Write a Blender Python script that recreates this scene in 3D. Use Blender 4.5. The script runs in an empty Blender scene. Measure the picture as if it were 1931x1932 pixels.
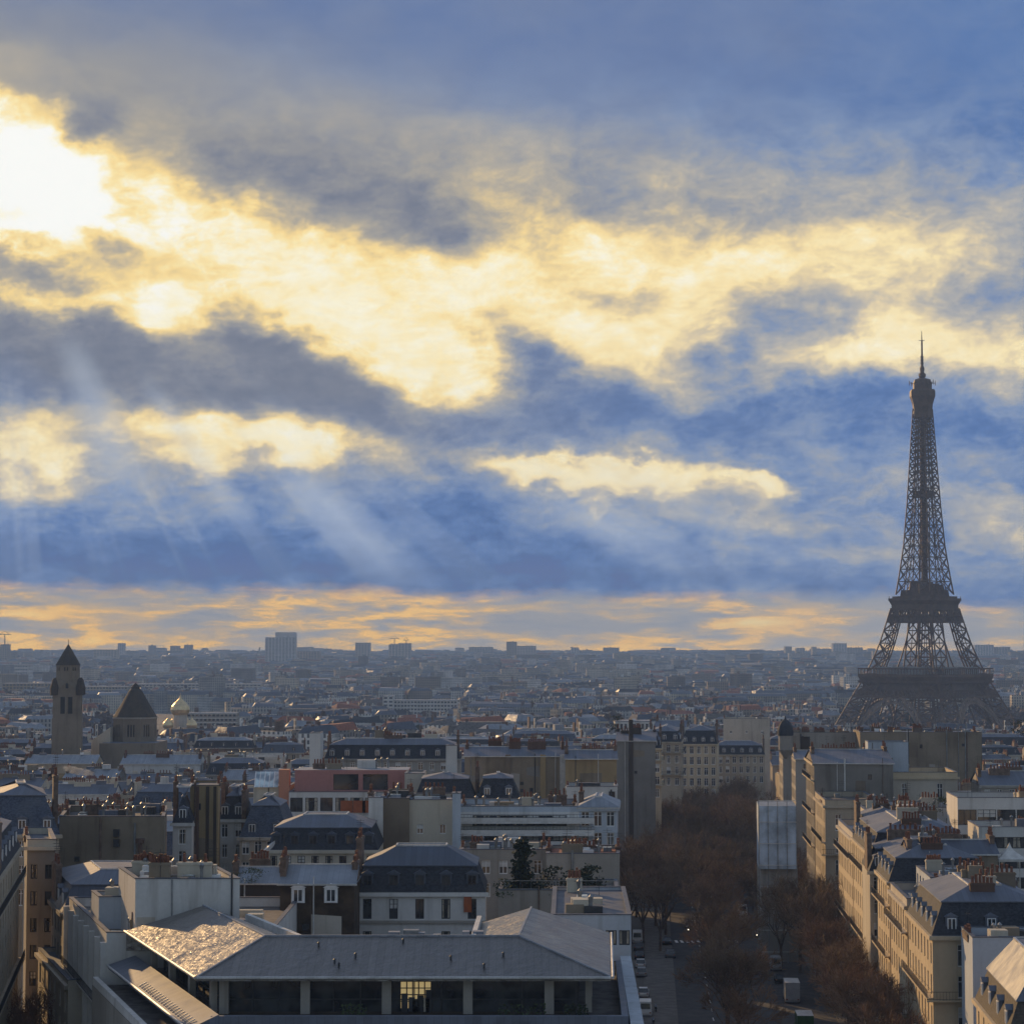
import bpy, bmesh, math, random
from mathutils import Vector, Matrix
random.seed(7)
C = bpy.context.scene.collection
R = math.radians
PI = math.pi

# ------------------------------------------------------------------ camera
F_PX, CX, CY, PITCH = 4120.0, 965.5, 966.0, math.atan(256 / 4120)
CAM_Z = 50.0
cam_d = bpy.data.cameras.new('camera')
cam = bpy.data.objects.new('camera', cam_d)
C.objects.link(cam)
cam.location = (0, 0, CAM_Z)
cam.rotation_euler = (PI / 2 + PITCH, 0, 0)
cam_d.sensor_fit = 'HORIZONTAL'
cam_d.sensor_width = 36
cam_d.lens = 36 * F_PX / 1931
cam_d.clip_start = 1
cam_d.clip_end = 60000
sc = bpy.context.scene
sc.camera = cam

# ------------------------------------------------------------------ colour management
sc.view_settings.view_transform = 'Standard'
sc.view_settings.look = 'None'
sc.view_settings.gamma = 1
sc.view_settings.exposure = 0
sc.cycles.use_denoising = True
sc.cycles.max_bounces = 6
sc.cycles.diffuse_bounces = 3
sc.cycles.glossy_bounces = 3
sc.cycles.transparent_max_bounces = 8
sc.cycles.volume_bounces = 0
sc.cycles.sample_clamp_indirect = 3

# ------------------------------------------------------------------ sun
HAZE_D = 1.4e-4
SUN_AZ, SUN_EL = R(-30.0), R(14.5)          # ahead and a little to the left, low
sun_d = bpy.data.lights.new('sun', 'SUN')
sun_d.energy = SUN_E = 4.8
sun_d.angle = R(0.5)
sun_d.color = (1.0, 0.63, 0.28)
sun = bpy.data.objects.new('sun', sun_d)
C.objects.link(sun)
sdir = Vector((math.sin(SUN_AZ) * math.cos(SUN_EL), math.cos(SUN_AZ) * math.cos(SUN_EL), math.sin(SUN_EL)))
sun.rotation_euler = sdir.to_track_quat('Z', 'Y').to_euler()

# ------------------------------------------------------------------ sky (world)
world = bpy.data.worlds.new('World')
sc.world = world
world.use_nodes = True
NT = world.node_tree
NT.nodes.clear()


class S:
    """a shader socket with arithmetic"""
    nt = NT

    def __init__(s, o): s.o = o

    @staticmethod
    def m(op, *a, clamp=False):
        n = S.nt.nodes.new('ShaderNodeMath')
        n.operation = op
        n.use_clamp = clamp
        for i, v in enumerate(a):
            if isinstance(v, S): S.nt.links.new(v.o, n.inputs[i])
            else: n.inputs[i].default_value = v
        return S(n.outputs[0])

    def __add__(s, b): return S.m('ADD', s, b)
    __radd__ = __add__
    def __sub__(s, b): return S.m('SUBTRACT', s, b)
    def __rsub__(s, b): return S.m('SUBTRACT', b, s)
    def __mul__(s, b): return S.m('MULTIPLY', s, b)
    __rmul__ = __mul__
    def __truediv__(s, b): return S.m('DIVIDE', s, b)


def smooth(x, a, b, lo=0.0, hi=1.0):
    n = S.nt.nodes.new('ShaderNodeMapRange')
    n.interpolation_type = 'SMOOTHSTEP'
    S.nt.links.new(x.o, n.inputs['Value'])
    n.inputs['From Min'].default_value = a
    n.inputs['From Max'].default_value = b
    n.inputs['To Min'].default_value = lo
    n.inputs['To Max'].default_value = hi
    return S(n.outputs['Result'])


def combine(x, y, z=0.0):
    n = S.nt.nodes.new('ShaderNodeCombineXYZ')
    for i, v in enumerate((x, y, z)):
        if isinstance(v, S): S.nt.links.new(v.o, n.inputs[i])
        else: n.inputs[i].default_value = v
    return S(n.outputs[0])


def noise(vec, scale, detail=5, rough=0.55, lac=2.1, dist=0.0):
    n = S.nt.nodes.new('ShaderNodeTexNoise')
    n.noise_dimensions = '2D'
    S.nt.links.new(vec.o, n.inputs['Vector'])
    n.inputs['Scale'].default_value = scale
    n.inputs['Detail'].default_value = detail
    n.inputs['Roughness'].default_value = rough
    n.inputs['Lacunarity'].default_value = lac
    n.inputs['Distortion'].default_value = dist
    return S(n.outputs['Fac']) - 0.5


def ramp(x, stops):
    n = S.nt.nodes.new('ShaderNodeValToRGB')
    e = n.color_ramp.elements
    while len(e) < len(stops): e.new(0.5)
    for i, (p, c) in enumerate(stops):
        e[i].position = p
        e[i].color = (*c, 1)
    S.nt.links.new(x.o, n.inputs[0])
    return S(n.outputs[0])


def mixc(f, a, b, mode='MIX'):
    n = S.nt.nodes.new('ShaderNodeMix')
    n.data_type = 'RGBA'
    n.blend_type = mode
    n.clamp_result = False
    for sock, v in ((n.inputs[0], f), (n.inputs[6], a), (n.inputs[7], b)):
        if isinstance(v, S): S.nt.links.new(v.o, sock)
        elif isinstance(v, tuple): sock.default_value = (*v, 1)
        else: sock.default_value = v
    return S(n.outputs[2])


def srgb(r, g, b):
    f = lambda c: (c / 255 / 12.92) if c <= 10 else ((c / 255 + 0.055) / 1.055) ** 2.4
    return (f(r), f(g), f(b))


tc = NT.nodes.new('ShaderNodeTexCoord')
sep = NT.nodes.new('ShaderNodeSeparateXYZ')
NT.links.new(tc.outputs['Generated'], sep.inputs[0])
dx, dy, dz = S(sep.outputs[0]), S(sep.outputs[1]), S(sep.outputs[2])
az = S.m('ARCTAN2', dx, dy)
el = S.m('ARCSINE', dz)
# U and V: azimuth and elevation in thousandths of the sky measured off in degrees / 13.9
U = az * 4.12 + 0.9655
V = 1.222 - el * 4.12
base_vec = combine(U, V * 1.55)
# domain warp gives the clouds their torn edges
w1 = noise(base_vec, 3.4, 4, 0.55)
w2 = noise(combine(U + 17.3, V * 1.55 + 4.1), 3.4, 4, 0.55)
w3 = noise(combine(U + 3.3, V * 1.55 + 9.1), 13.0, 5, 0.6)
w4 = noise(combine(U + 31.3, V * 1.55 + 2.1), 13.0, 5, 0.6)
Uw = U + w1 * 0.20 + w3 * 0.075
Vw = V + w2 * 0.12 + w4 * 0.05
P = combine(Uw, Vw)


def blob(cx, cy, rx, ry, ang, wgt, vec=None):
    """soft elliptical bank of cloud (or break in it) at a bearing and height in the sky"""
    ca, sa = math.cos(R(ang)), math.sin(R(ang))
    q = []
    for ex, ey in ((ca / rx * 1000, sa / rx * 1000), (-sa / ry * 1000, ca / ry * 1000)):
        dn = NT.nodes.new('ShaderNodeVectorMath')
        dn.operation = 'DOT_PRODUCT'
        NT.links.new((vec or P).o, dn.inputs[0])
        dn.inputs[1].default_value = (ex, ey, 0)
        q.append(S(dn.outputs['Value']) - (ex * cx + ey * cy) / 1000)
    r2 = S.m('MULTIPLY_ADD', q[0], q[0], q[1] * q[1])
    return smooth(S.m('SQRT', r2), 0.0, 1.75, wgt, 0.0)


def total(bl):
    t = None
    for b in bl:
        s_ = blob(*b)
        t = s_ if t is None else t + s_
    return t


# how much sunlight comes through: cloud breaks (+) and thick banks (-)
LIGHT = [
    (0, 320, 135, 125, 0, 0.72), (110, 400, 190, 90, 10, 0.36), (40, 470, 110, 90, 0, 0.30),
    (330, 460, 260, 130, 22, 0.34), (620, 530, 260, 110, 18, 0.36), (870, 590, 230, 120, 15, 0.34),
    (1130, 530, 300, 90, 8, 0.30), (1130, 650, 180, 75, 14, 0.28), (1450, 560, 300, 110, 4, 0.22), (1560, 690, 180, 55, -4, 0.22),
    (860, 730, 120, 70, -8, 0.36), (700, 640, 150, 60, 24, 0.28), (1740, 650, 150, 80, 0, 0.22), (1640, 470, 190, 40, -6, 0.14),
    (1890, 690, 90, 90, 60, 0.20), (1290, 740, 70, 26, 28, 0.16), (250, 560, 300, 40, 4, 0.22),
    (330, 605, 75, 42, 0, 0.42), (90, 590, 160, 26, 4, 0.34),
    (500, 832, 190, 52, 4, 0.56), (390, 885, 95, 22, 12, 0.24), (590, 870, 80, 34, 10, 0.22),
    (1040, 885, 140, 28, 5, 0.44), (1230, 905, 190, 28, 7, 0.34), (1420, 918, 70, 15, 12, 0.30), (1130, 942, 26, 14, 0, 0.22),
    (70, 860, 60, 70, 20, 0.32), (30, 920, 60, 40, 0, 0.22), (250, 800, 190, 45, 0, 0.14),
    (1850, 990, 140, 34, 22, 0.22), (1900, 945, 60, 20, 20, 0.15), (1800, 1010, 60, 14, 25, 0.12),
    (1210, 450, 300, 60, 10, 0.10), (1000, 330, 1000, 130, 4, 0.09), (1750, 520, 260, 110, 0, 0.10), (200, 900, 520, 170, 0, 0.06), (1400, 990, 420, 60, 10, 0.10), (900, 400, 80, 70, 40, 0.12),
]
DARK = [
    (120, 262, 70, 42, -20, -0.60), (50, 530, 80, 40, 30, -0.50), (30, 428, 44, 28, 0, -0.50), (140, 465, 80, 22, 30, -0.36), (230, 400, 60, 40, 40, -0.22), (20, 200, 90, 30, 0, -0.3),
    (480, 360, 170, 60, 35, -0.26), (700, 375, 230, 80, 12, -0.28), (1180, 385, 220, 50, 4, -0.12), (830, 360, 60, 60, 60, -0.10), (560, 270, 120, 50, 20, -0.03),
    (1080, 552, 130, 28, 6, -0.22), (1190, 572, 100, 24, 0, -0.2), (820, 420, 70, 40, 20, -0.16), (1440, 590, 90, 50, 0, -0.40), (1330, 655, 80, 28, 10, -0.24),
    (1560, 610, 80, 50, 0, -0.16), (1880, 590, 120, 60, 10, -0.16), 
    (60, 680, 200, 85, 6, -0.36), (330, 660, 150, 50, 0, -0.12), (470, 640, 150, 60, 30, -0.40), (600, 700, 170, 60, 25, -0.34), (430, 745, 330, 50, 4, -0.32),
    (980, 660, 90, 70, 35, -0.42), (1060, 720, 120, 50, 20, -0.36), (1000, 790, 330, 50, 4, -0.36), (1420, 760, 220, 70, 8, -0.34), (1660, 740, 110, 46, -8, -0.34), (1850, 800, 160, 80, 10, -0.30),
    (210, 1040, 500, 75, 0, -0.20), (900, 980, 260, 90, 8, -0.14), (460, 870, 40, 18, 10, -0.30), (1000, 1090, 900, 45, 1, -0.16),
    (1560, 860, 300, 60, 6, -0.14), (55, 905, 22, 20, 0, -0.30),
    (640, 545, 50, 14, 20, -0.14), (750, 620, 40, 18, 30, -0.14), (800, 650, 30, 14, 30, -0.14), (700, 585, 60, 10, 28, -0.10),
]
B = total(LIGHT) + total(DARK) * 0.76
fine = noise(combine(U, V * 1.7), 7.5, 8, 0.58, 2.1, 0.25)
finer = noise(combine(U + 0.35 * V, V * 2.1), 22.0, 7, 0.6, 2.1, 0.3)
inband = smooth(V, 0.14, 0.42)
crisp = noise(combine(U + 2.0 + w3 * 0.1, V * 1.8 + w4 * 0.1), 46.0, 6, 0.62, 2.1, 0.4)
B = B - 0.02 + noise(combine(U * 0.8 + 1.0, V * 5.2), 4.0, 4, 0.55) * 0.26 * smooth(V, 0.86, 1.0) + smooth(V, 0.62, 0.8) * smooth(U, 0.7, 1.4) * 0.05
B = B + 0.34 + fine * (0.10 + 0.42 * inband) + finer * 0.18 * inband + crisp * 0.07 * inband
B = (B - 0.42) * 1.12 + 0.43
B = S.m('SMOOTH_MAX', B, 0.10, 0.30) + (finer * 0.14 + crisp * 0.06 + fine * 0.12) * smooth(B, 0.42, 0.05)
B = S.m('SMOOTH_MIN', B, blob(0, 330, 330, 210, 15, 0.45, combine(U, V)) + 0.82, 0.22) + (finer * 0.17 + crisp * 0.07 + fine * 0.26) * smooth(B, 0.55, 0.80)
# the high deck darkens and turns blue upward and to the right
B = B - smooth(V + (0.9655 - U) * 0.16, 0.36, 0.06) * 0.17 - smooth(V, 0.84, 1.04) * 0.15
cool = ramp(B, [(0.0, srgb(66, 99, 152)), (0.13, srgb(90, 121, 172)), (0.26, srgb(126, 146, 180)), (0.37, srgb(158, 163, 172)), (0.47, srgb(186, 181, 172)),
                (0.58, srgb(226, 208, 172)), (0.68, srgb(252, 232, 180)), (0.82, srgb(255, 242, 204)), (1.0, srgb(255, 255, 250))])
warm = ramp(B, [(0.0, srgb(104, 112, 130)), (0.16, srgb(128, 132, 144)), (0.32, srgb(154, 152, 150)), (0.44, srgb(180, 170, 152)), (0.54, srgb(216, 194, 150)),
                (0.65, srgb(250, 219, 148)), (0.75, srgb(255, 233, 172)), (0.86, srgb(255, 246, 214)), (1.0, srgb(255, 255, 250))])
wz = blob(300, 420, 900, 300, 12, 1.0, combine(U, V)) + blob(250, 690, 620, 150, 8, 0.75, combine(U, V)) + blob(1000, 400, 900, 130, 4, 0.45, combine(U, V)) + blob(100, 150, 420, 130, 0, 0.25, combine(U, V)) + w1 * 0.5
wz = S.m('MINIMUM', S.m('MAXIMUM', wz, 0.0), 1.0)
violet = mixc(0.5, cool, srgb(122, 128, 150))
cool = mixc(smooth(V + w2 * 0.3 + fine * 0.25, 0.40, 0.10) * smooth(U, 2.0, 1.2) * 0.75, cool, violet)
sky = mixc(wz, cool, warm)
# the far clear strip under the deck: thin gold and grey streaks
st = noise(combine(U * 1.0, V * 6.2), 6.5, 6, 0.62, 2.1, 0.15)
st2 = noise(combine(U + 5.0, V * 6.0 + 2.0), 3.0, 3, 0.5)
st3 = noise(combine(U * 1.6 + 9.0, V * 3.0), 2.4, 3, 0.5)
streak = ramp(st * (0.75 + S.m('MAXIMUM', st3 + 0.15, 0.0) * 2.6) + st2 * 0.8 + st3 * 0.5 + 0.45 + smooth(V, 1.19, 1.225) * 0.10,
              [(0.0, srgb(132, 142, 162)), (0.34, srgb(156, 156, 160)), (0.50, srgb(196, 172, 136)), (0.62, srgb(246, 196, 104)), (0.85, srgb(255, 214, 126)), (1.0, srgb(255, 226, 150))])
streak = mixc(smooth(U, 0.7, 1.9) * 0.55, streak, mixc(0.6, streak, srgb(168, 172, 182)))
edge = smooth(V + w1 * 0.04 + w3 * 0.03 + noise(combine(U, 0.0), 2.2, 4) * 0.06 - U * 0.014, 1.090, 1.128)
streak = mixc(1.0, streak, (1.12, 1.05, 0.92), 'MULTIPLY')
sky = mixc(edge, sky, streak)
# shafts of light falling from the sun through the breaks
th = S.m('ARCTAN2', V - 0.30, U - 0.0)
rays = smooth(S.m('ABSOLUTE', th - 0.815), 0.0, 0.075, 1, 0) * smooth(V, 0.82, 0.97) * smooth(V, 1.16, 0.98) * smooth(U, 0.5, 0.56) * 1.0
rays = rays + smooth(S.m('ABSOLUTE', th - 0.545), 0.0, 0.05, 1, 0) * smooth(V, 0.90, 0.99) * smooth(V, 1.12, 1.0) * 0.65
rays = rays + smooth(S.m('ABSOLUTE', th - 1.20), 0.0, 0.11, 1, 0) * smooth(V, 0.62, 0.72) * smooth(V, 1.02, 0.82) * 0.7
rays = rays + smooth(S.m('ABSOLUTE', th - 0.99), 0.0, 0.05, 1, 0) * smooth(V, 0.70, 0.78) * smooth(V, 1.06, 0.9) * 0.45
rn = noise(combine(th * 1.0, 0.0), 7.0, 3, 0.6)
rays = rays + S.m('MAXIMUM', rn, 0.0) * smooth(V, 0.62, 0.95) * smooth(V, 1.16, 1.02) * 2.0
sky = mixc(S.m('MINIMUM', rays * 0.52, 0.55), sky, srgb(190, 200, 214))
# the low air in front dims and greys the sky near the horizon: the clouds themselves are that much clearer
path = S.m('DIVIDE', 350.0, S.m('MAXIMUM', S.m('TANGENT', S.m('MAXIMUM', el, 0.0)), 0.0377))
tr_ = S.m('EXPONENT', path * (-0.62 * HAZE_D))
sub = mixc(1.0 - tr_, (0, 0, 0), (0.115, 0.130, 0.150))
gain = NT.nodes.new('ShaderNodeVectorMath')
gain.operation = 'SUBTRACT'
NT.links.new(sky.o, gain.inputs[0])
NT.links.new(sub.o, gain.inputs[1])
scl = NT.nodes.new('ShaderNodeVectorMath')
scl.operation = 'SCALE'
NT.links.new(gain.outputs[0], scl.inputs[0])
NT.links.new((S.m('DIVIDE', 1.0, tr_)).o, scl.inputs['Scale'])
mxv = NT.nodes.new('ShaderNodeVectorMath')
mxv.operation = 'MAXIMUM'
NT.links.new(scl.outputs[0], mxv.inputs[0])
mxv.inputs[1].default_value = (0.02, 0.03, 0.05)
sky = S(mxv.outputs[0])
# overhead and behind the viewer: broken daylight cloud over a clear Nishita sky
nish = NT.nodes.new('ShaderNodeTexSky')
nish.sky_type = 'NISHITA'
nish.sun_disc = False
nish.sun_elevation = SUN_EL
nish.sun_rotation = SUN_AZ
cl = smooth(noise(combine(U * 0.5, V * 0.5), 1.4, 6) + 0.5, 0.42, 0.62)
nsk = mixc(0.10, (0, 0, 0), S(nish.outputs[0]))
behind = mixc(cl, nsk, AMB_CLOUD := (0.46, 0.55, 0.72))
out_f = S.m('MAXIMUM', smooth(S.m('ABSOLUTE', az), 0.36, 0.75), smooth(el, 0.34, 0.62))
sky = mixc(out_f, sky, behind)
bg = NT.nodes.new('ShaderNodeBackground')
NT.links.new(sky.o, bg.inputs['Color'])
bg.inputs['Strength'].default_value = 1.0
wo = NT.nodes.new('ShaderNodeOutputWorld')
NT.links.new(bg.outputs[0], wo.inputs[0])
world.cycles.sampling_method = 'MANUAL'
world.cycles.sample_map_resolution = 512

# ------------------------------------------------------------------ helpers
cp_, sp_ = math.cos(PITCH), math.sin(PITCH)


def ray(px, py):
    a, b = (px - CX) / F_PX, (CY - py) / F_PX
    return a, cp_ - b * sp_, sp_ + b * cp_


def at(px, py, Y):
    """the point Y metres ahead that is seen at that bearing and height"""
    a, y, z = ray(px, py)
    t = Y / y
    return Vector((a * t, Y, CAM_Z + z * t))


def hz(py, Y, px=965): return at(px, py, Y).z
def xa(px, Y, py=1500): return at(px, py, Y).x
def lerp(a, b, t): return a + (b - a) * t


def ground(y, x=0.0):
    """height of the land: down to the river, flat, then up to the southern hills"""
    if y < 1712: return -27 * max(y, -400) / 1712
    if y < 3400: return -27
    if y < 5200: return -27 + 22 * ((y - 3400) / 1800) ** 1.3
    t = min((y - 5200) / 3600, 1)
    return -5 + 31 * t


class MB:
    """collects faces of one mesh, each with a material"""

    def __init__(s): s.v, s.f, s.m, s.mats = [], [], [], []

    def mi(s, m):
        if m not in s.mats: s.mats.append(m)
        return s.mats.index(m)

    def face(s, pts, m):
        i = len(s.v)
        s.v += [tuple(p) for p in pts]
        s.f.append(tuple(range(i, i + len(pts))))
        s.m.append(s.mi(m))

    def hexa(s, lo, hi, m, top=None, cap_bottom=False):
        """lo, hi: rings (counter-clockwise from above) of 3-d points"""
        n = len(lo)
        for i in range(n):
            j = (i + 1) % n
            s.face([lo[i], lo[j], hi[j], hi[i]], m)
        s.face(hi, top or m)
        if cap_bottom: s.face(lo[::-1], m)

    def prism(s, poly, z0, z1, m, top=None, bottom=False):
        s.hexa([(p[0], p[1], z0) for p in poly], [(p[0], p[1], z1) for p in poly], m, top, bottom)

    def box(s, x0, y0, z0, x1, y1, z1, m, top=None):
        s.prism([(x0, y0), (x1, y0), (x1, y1), (x0, y1)], z0, z1, m, top, True)

    def obox(s, c, d, lx, ly, z0, z1, m, top=None):
        """box centred on c (x, y) with its long side along the unit vector d"""
        dx, dy = d
        q = [(c[0] + a * lx / 2 * dx - b * ly / 2 * dy, c[1] + a * lx / 2 * dy + b * ly / 2 * dx) for a, b in ((-1, -1), (1, -1), (1, 1), (-1, 1))]
        s.prism(q, z0, z1, m, top, True)

    def bar(s, a, b, w, m, n=4, w2=None):
        a, b = Vector(a), Vector(b)
        d = b - a
        if d.length < 1e-6: return
        d.normalize()
        up = Vector((0, 0, 1)) if abs(d.z) < 0.9 else Vector((1, 0, 0))
        s1 = d.cross(up).normalized()
        s2 = d.cross(s1)
        w2 = w if w2 is None else w2
        ra = [a + (s1 * math.cos(2 * PI * (k + .5) / n) + s2 * math.sin(2 * PI * (k + .5) / n)) * w * (0.7 if n == 4 else 0.5) for k in range(n)]
        rb = [b + (s1 * math.cos(2 * PI * (k + .5) / n) + s2 * math.sin(2 * PI * (k + .5) / n)) * w2 * (0.7 if n == 4 else 0.5) for k in range(n)]
        for k in range(n):
            j = (k + 1) % n
            s.face([ra[k], rb[k], rb[j], ra[j]], m)
        s.face(ra, m)
        s.face(rb[::-1], m)

    def lathe(s, c, prof, m, n=12, ph=0.0):
        """prof: (radius, z) from the bottom up round the point c (x, y)"""
        rings = [[(c[0] + r * math.cos(2 * PI * k / n + ph), c[1] + r * math.sin(2 * PI * k / n + ph), z) for k in range(n)] for r, z in prof]
        for a, b in zip(rings, rings[1:]):
            for k in range(n):
                j = (k + 1) % n
                s.face([a[k], a[j], b[j], b[k]], m)
        if prof[-1][0] > 1e-3: s.face(rings[-1], m)
        if prof[0][0] > 1e-3: s.face(rings[0][::-1], m)

    def mesh(s, name, org=(0, 0, 0)):
        me = bpy.data.meshes.new(name)
        o = Vector(org)
        me.from_pydata([(x - o.x, y - o.y, z - o.z) for x, y, z in s.v], [], s.f)
        for m in s.mats: me.materials.append(M[m] if isinstance(m, str) else m)
        me.polygons.foreach_set('material_index', s.m)
        me.update()
        return me

    def build(s, name, parent=None, org=None):
        """link as one object; given world coordinates, kept relative to the parent's base"""
        if not s.f: return None
        base = Vector(org) if org is not None else (parent_loc(parent) if parent else Vector())
        o = bpy.data.objects.new(name, s.mesh(name, base))
        C.objects.link(o)
        if parent: o.parent = parent
        else: o.location = base
        return o


def parent_loc(p):
    v = Vector(p.location)
    while p.parent:
        p = p.parent
        v += Vector(p.location)
    return v


def tag(o, label=None, cat=None, group=None, kind=None):
    if label: o['label'] = label
    if cat: o['category'] = cat
    if group: o['group'] = group
    if kind: o['kind'] = kind
    return o


def thing(name, loc, label, cat, group=None):
    o = bpy.data.objects.new(name, None)
    o.empty_display_size = 1
    C.objects.link(o)
    o.location = loc
    return tag(o, label, cat, group)


def copy_tree(o, parent=None):
    c = o.copy()
    C.objects.link(c)
    if parent: c.parent = parent
    for ch in list(o.children): copy_tree(ch, c)
    return c


def inset(poly, d):
    """convex polygon (ccw) moved inwards by d (outwards if negative)"""
    n = len(poly)
    out = []
    for i in range(n):
        p0, p1, p2 = Vector(poly[i - 1][:2]), Vector(poly[i][:2]), Vector(poly[(i + 1) % n][:2])
        d1, d2 = (p1 - p0).normalized(), (p2 - p1).normalized()
        n1, n2 = Vector((-d1.y, d1.x)), Vector((-d2.y, d2.x))
        a, b = p1 + n1 * d, p1 + n2 * d
        den = d1.x * d2.y - d1.y * d2.x
        if abs(den) < 1e-5: out.append(tuple(a)); continue
        t = ((b.x - a.x) * d2.y - (b.y - a.y) * d2.x) / den
        out.append(tuple(a + d1 * t))
    return out


# ------------------------------------------------------------------ materials
M = {}


class use_tree:
    def __init__(s, nt): s.nt = nt
    def __enter__(s): s.old, S.nt = S.nt, s.nt
    def __exit__(s, *a): S.nt = s.old


def base_mat(name, rough=0.8, metal=0.0, spec=0.4):
    m = bpy.data.materials.new(name)
    m.use_nodes = True
    b = m.node_tree.nodes['Principled BSDF']
    b.inputs['Roughness'].default_value = rough
    b.inputs['Metallic'].default_value = metal
    b.inputs['Specular IOR Level'].default_value = spec
    M[name] = m
    return m, m.node_tree, b


def vmath(nt, op, a, b=None):
    n = nt.nodes.new('ShaderNodeVectorMath')
    n.operation = op
    for i, v in enumerate((a, b)):
        if v is None: continue
        if hasattr(v, 'node'): nt.links.new(v, n.inputs[i])
        else: n.inputs[i].default_value = v
    return n


def noise3(nt, vec, scale, detail=4, rough=0.55, sz=(1, 1, 1)):
    mp = nt.nodes.new('ShaderNodeMapping')
    nt.links.new(vec, mp.inputs[0])
    mp.inputs['Scale'].default_value = sz
    n = nt.nodes.new('ShaderNodeTexNoise')
    nt.links.new(mp.outputs[0], n.inputs['Vector'])
    n.inputs['Scale'].default_value = scale
    n.inputs['Detail'].default_value = detail
    n.inputs['Roughness'].default_value = rough
    return S(n.outputs['Fac'])


def masonry(name, col, dirt=0.45, streak=0.5, rough=0.88, tone=(0.45, 0.42, 0.38)):
    """rendered or dressed stone wall with rain streaks and soot"""
    m, nt, b = base_mat(name, rough, 0, 0.25)
    with use_tree(nt):
        g = nt.nodes.new('ShaderNodeNewGeometry').outputs['Position']
        big = noise3(nt, g, 0.10, 5, 0.6)
        st = noise3(nt, g, 0.8, 4, 0.6, (1, 1, 0.08))
        fine_ = noise3(nt, g, 2.5, 3, 0.6)
        d = smooth(big, 0.38, 0.72) * dirt + smooth(st, 0.5, 0.75) * streak
        c = mixc(S.m('MINIMUM', d, 0.8), col, tuple(col[i] * tone[i] for i in range(3)))
        c = mixc(smooth(fine_, 0.3, 0.7, 0.0, 0.25), c, tuple(x * 0.7 for x in col))
        nt.links.new(c.o, b.inputs['Base Color'])
    return m


def sheet(name, col, rough=0.56, metal=0.15, pitch=0.65, line=0.5, var=0.35, dents=0.0):
    """standing-seam metal: seams run straight down whatever slope the sheet lies on"""
    m, nt, b = base_mat(name, rough, metal, 0.5)
    with use_tree(nt):
        gn = nt.nodes.new('ShaderNodeNewGeometry')
        cr = vmath(nt, 'CROSS_PRODUCT', gn.outputs['True Normal'], (0.001, 0.002, 1.0))
        nm = vmath(nt, 'NORMALIZE', cr.outputs[0])
        dt = vmath(nt, 'DOT_PRODUCT', nm.outputs[0], gn.outputs['Position'])
        u = S(dt.outputs['Value']) * (1 / pitch)
        fr = S.m('FRACT', u)
        seam = smooth(S.m('ABSOLUTE', fr - 0.5), 0.44, 0.49)
        cell = nt.nodes.new('ShaderNodeTexWhiteNoise')
        cell.noise_dimensions = '1D'
        nt.links.new(S.m('FLOOR', u).o, cell.inputs['W'])
        big = noise3(nt, gn.outputs['Position'], 0.35, 5, 0.65)
        k = S(cell.outputs['Value']) * 0.35 + smooth(big, 0.3, 0.7) * 0.65
        c = mixc(k, tuple(x * (1 - var) for x in col), tuple(x * (1 + var * 0.6) for x in col))
        c = mixc(seam * line, c, tuple(x * 0.45 for x in col))
        nt.links.new(c.o, b.inputs['Base Color'])
        if dents:
            bp = nt.nodes.new('ShaderNodeBump')
            bp.inputs['Strength'].default_value = dents
            bp.inputs['Distance'].default_value = 0.6
            nt.links.new(noise3(nt, gn.outputs['Position'], 1.1, 4, .6).o, bp.inputs['Height'])
            nt.links.new(bp.outputs[0], b.inputs['Normal'])
        rr = smooth(big, 0.3, 0.7, rough - 0.08, rough + 0.16)
        nt.links.new(rr.o, b.inputs['Roughness'])
    return m


def slate(name, col):
    m, nt, b = base_mat(name, 0.8, 0, 0.15)
    with use_tree(nt):
        g = nt.nodes.new('ShaderNodeNewGeometry').outputs['Position']
        z = nt.nodes.new('ShaderNodeSeparateXYZ')
        nt.links.new(g, z.inputs[0])
        row = S.m('FRACT', S(z.outputs[2]) * 3.6)
        n1 = noise3(nt, g, 3.0, 3, 0.7, (1, 1, 1.6))
        big = noise3(nt, g, 0.25, 4, 0.6)
        c = mixc(smooth(n1, 0.3, 0.7), tuple(x * 0.6 for x in col), tuple(x * 1.5 for x in col))
        c = mixc(smooth(big, 0.4, 0.75, 0, 0.5), c, (col[0] * 1.9, col[1] * 1.75, col[2] * 1.4))
        c = mixc(smooth(row, 0.86, 0.97) * 0.45, c, tuple(x * 0.4 for x in col))
        nt.links.new(c.o, b.inputs['Base Color'])
    return m


def mottled(name, col, scale=1.0, var=0.3, rough=0.85, metal=0.0, spec=0.3):
    m, nt, b = base_mat(name, rough, metal, spec)
    with use_tree(nt):
        g = nt.nodes.new('ShaderNodeNewGeometry').outputs['Position']
        n1 = noise3(nt, g, scale, 5, 0.6)
        c = mixc(smooth(n1, 0.3, 0.7), tuple(x * (1 - var) for x in col), tuple(x * (1 + var) for x in col))
        nt.links.new(c.o, b.inputs['Base Color'])
    return m


def glass_mat(name, col, rough=0.08):
    m, nt, b = base_mat(name, rough, 0, 0.7)
    with use_tree(nt):
        g = nt.nodes.new('ShaderNodeNewGeometry').outputs['Position']
        n1 = noise3(nt, g, 0.45, 2, 0.5)
        c = mixc(smooth(n1, 0.4, 0.62), col, (col[0] * 3 + 0.01, col[1] * 2.8 + 0.01, col[2] * 2.4 + 0.01))
        nt.links.new(c.o, b.inputs['Base Color'])
    return m


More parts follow.
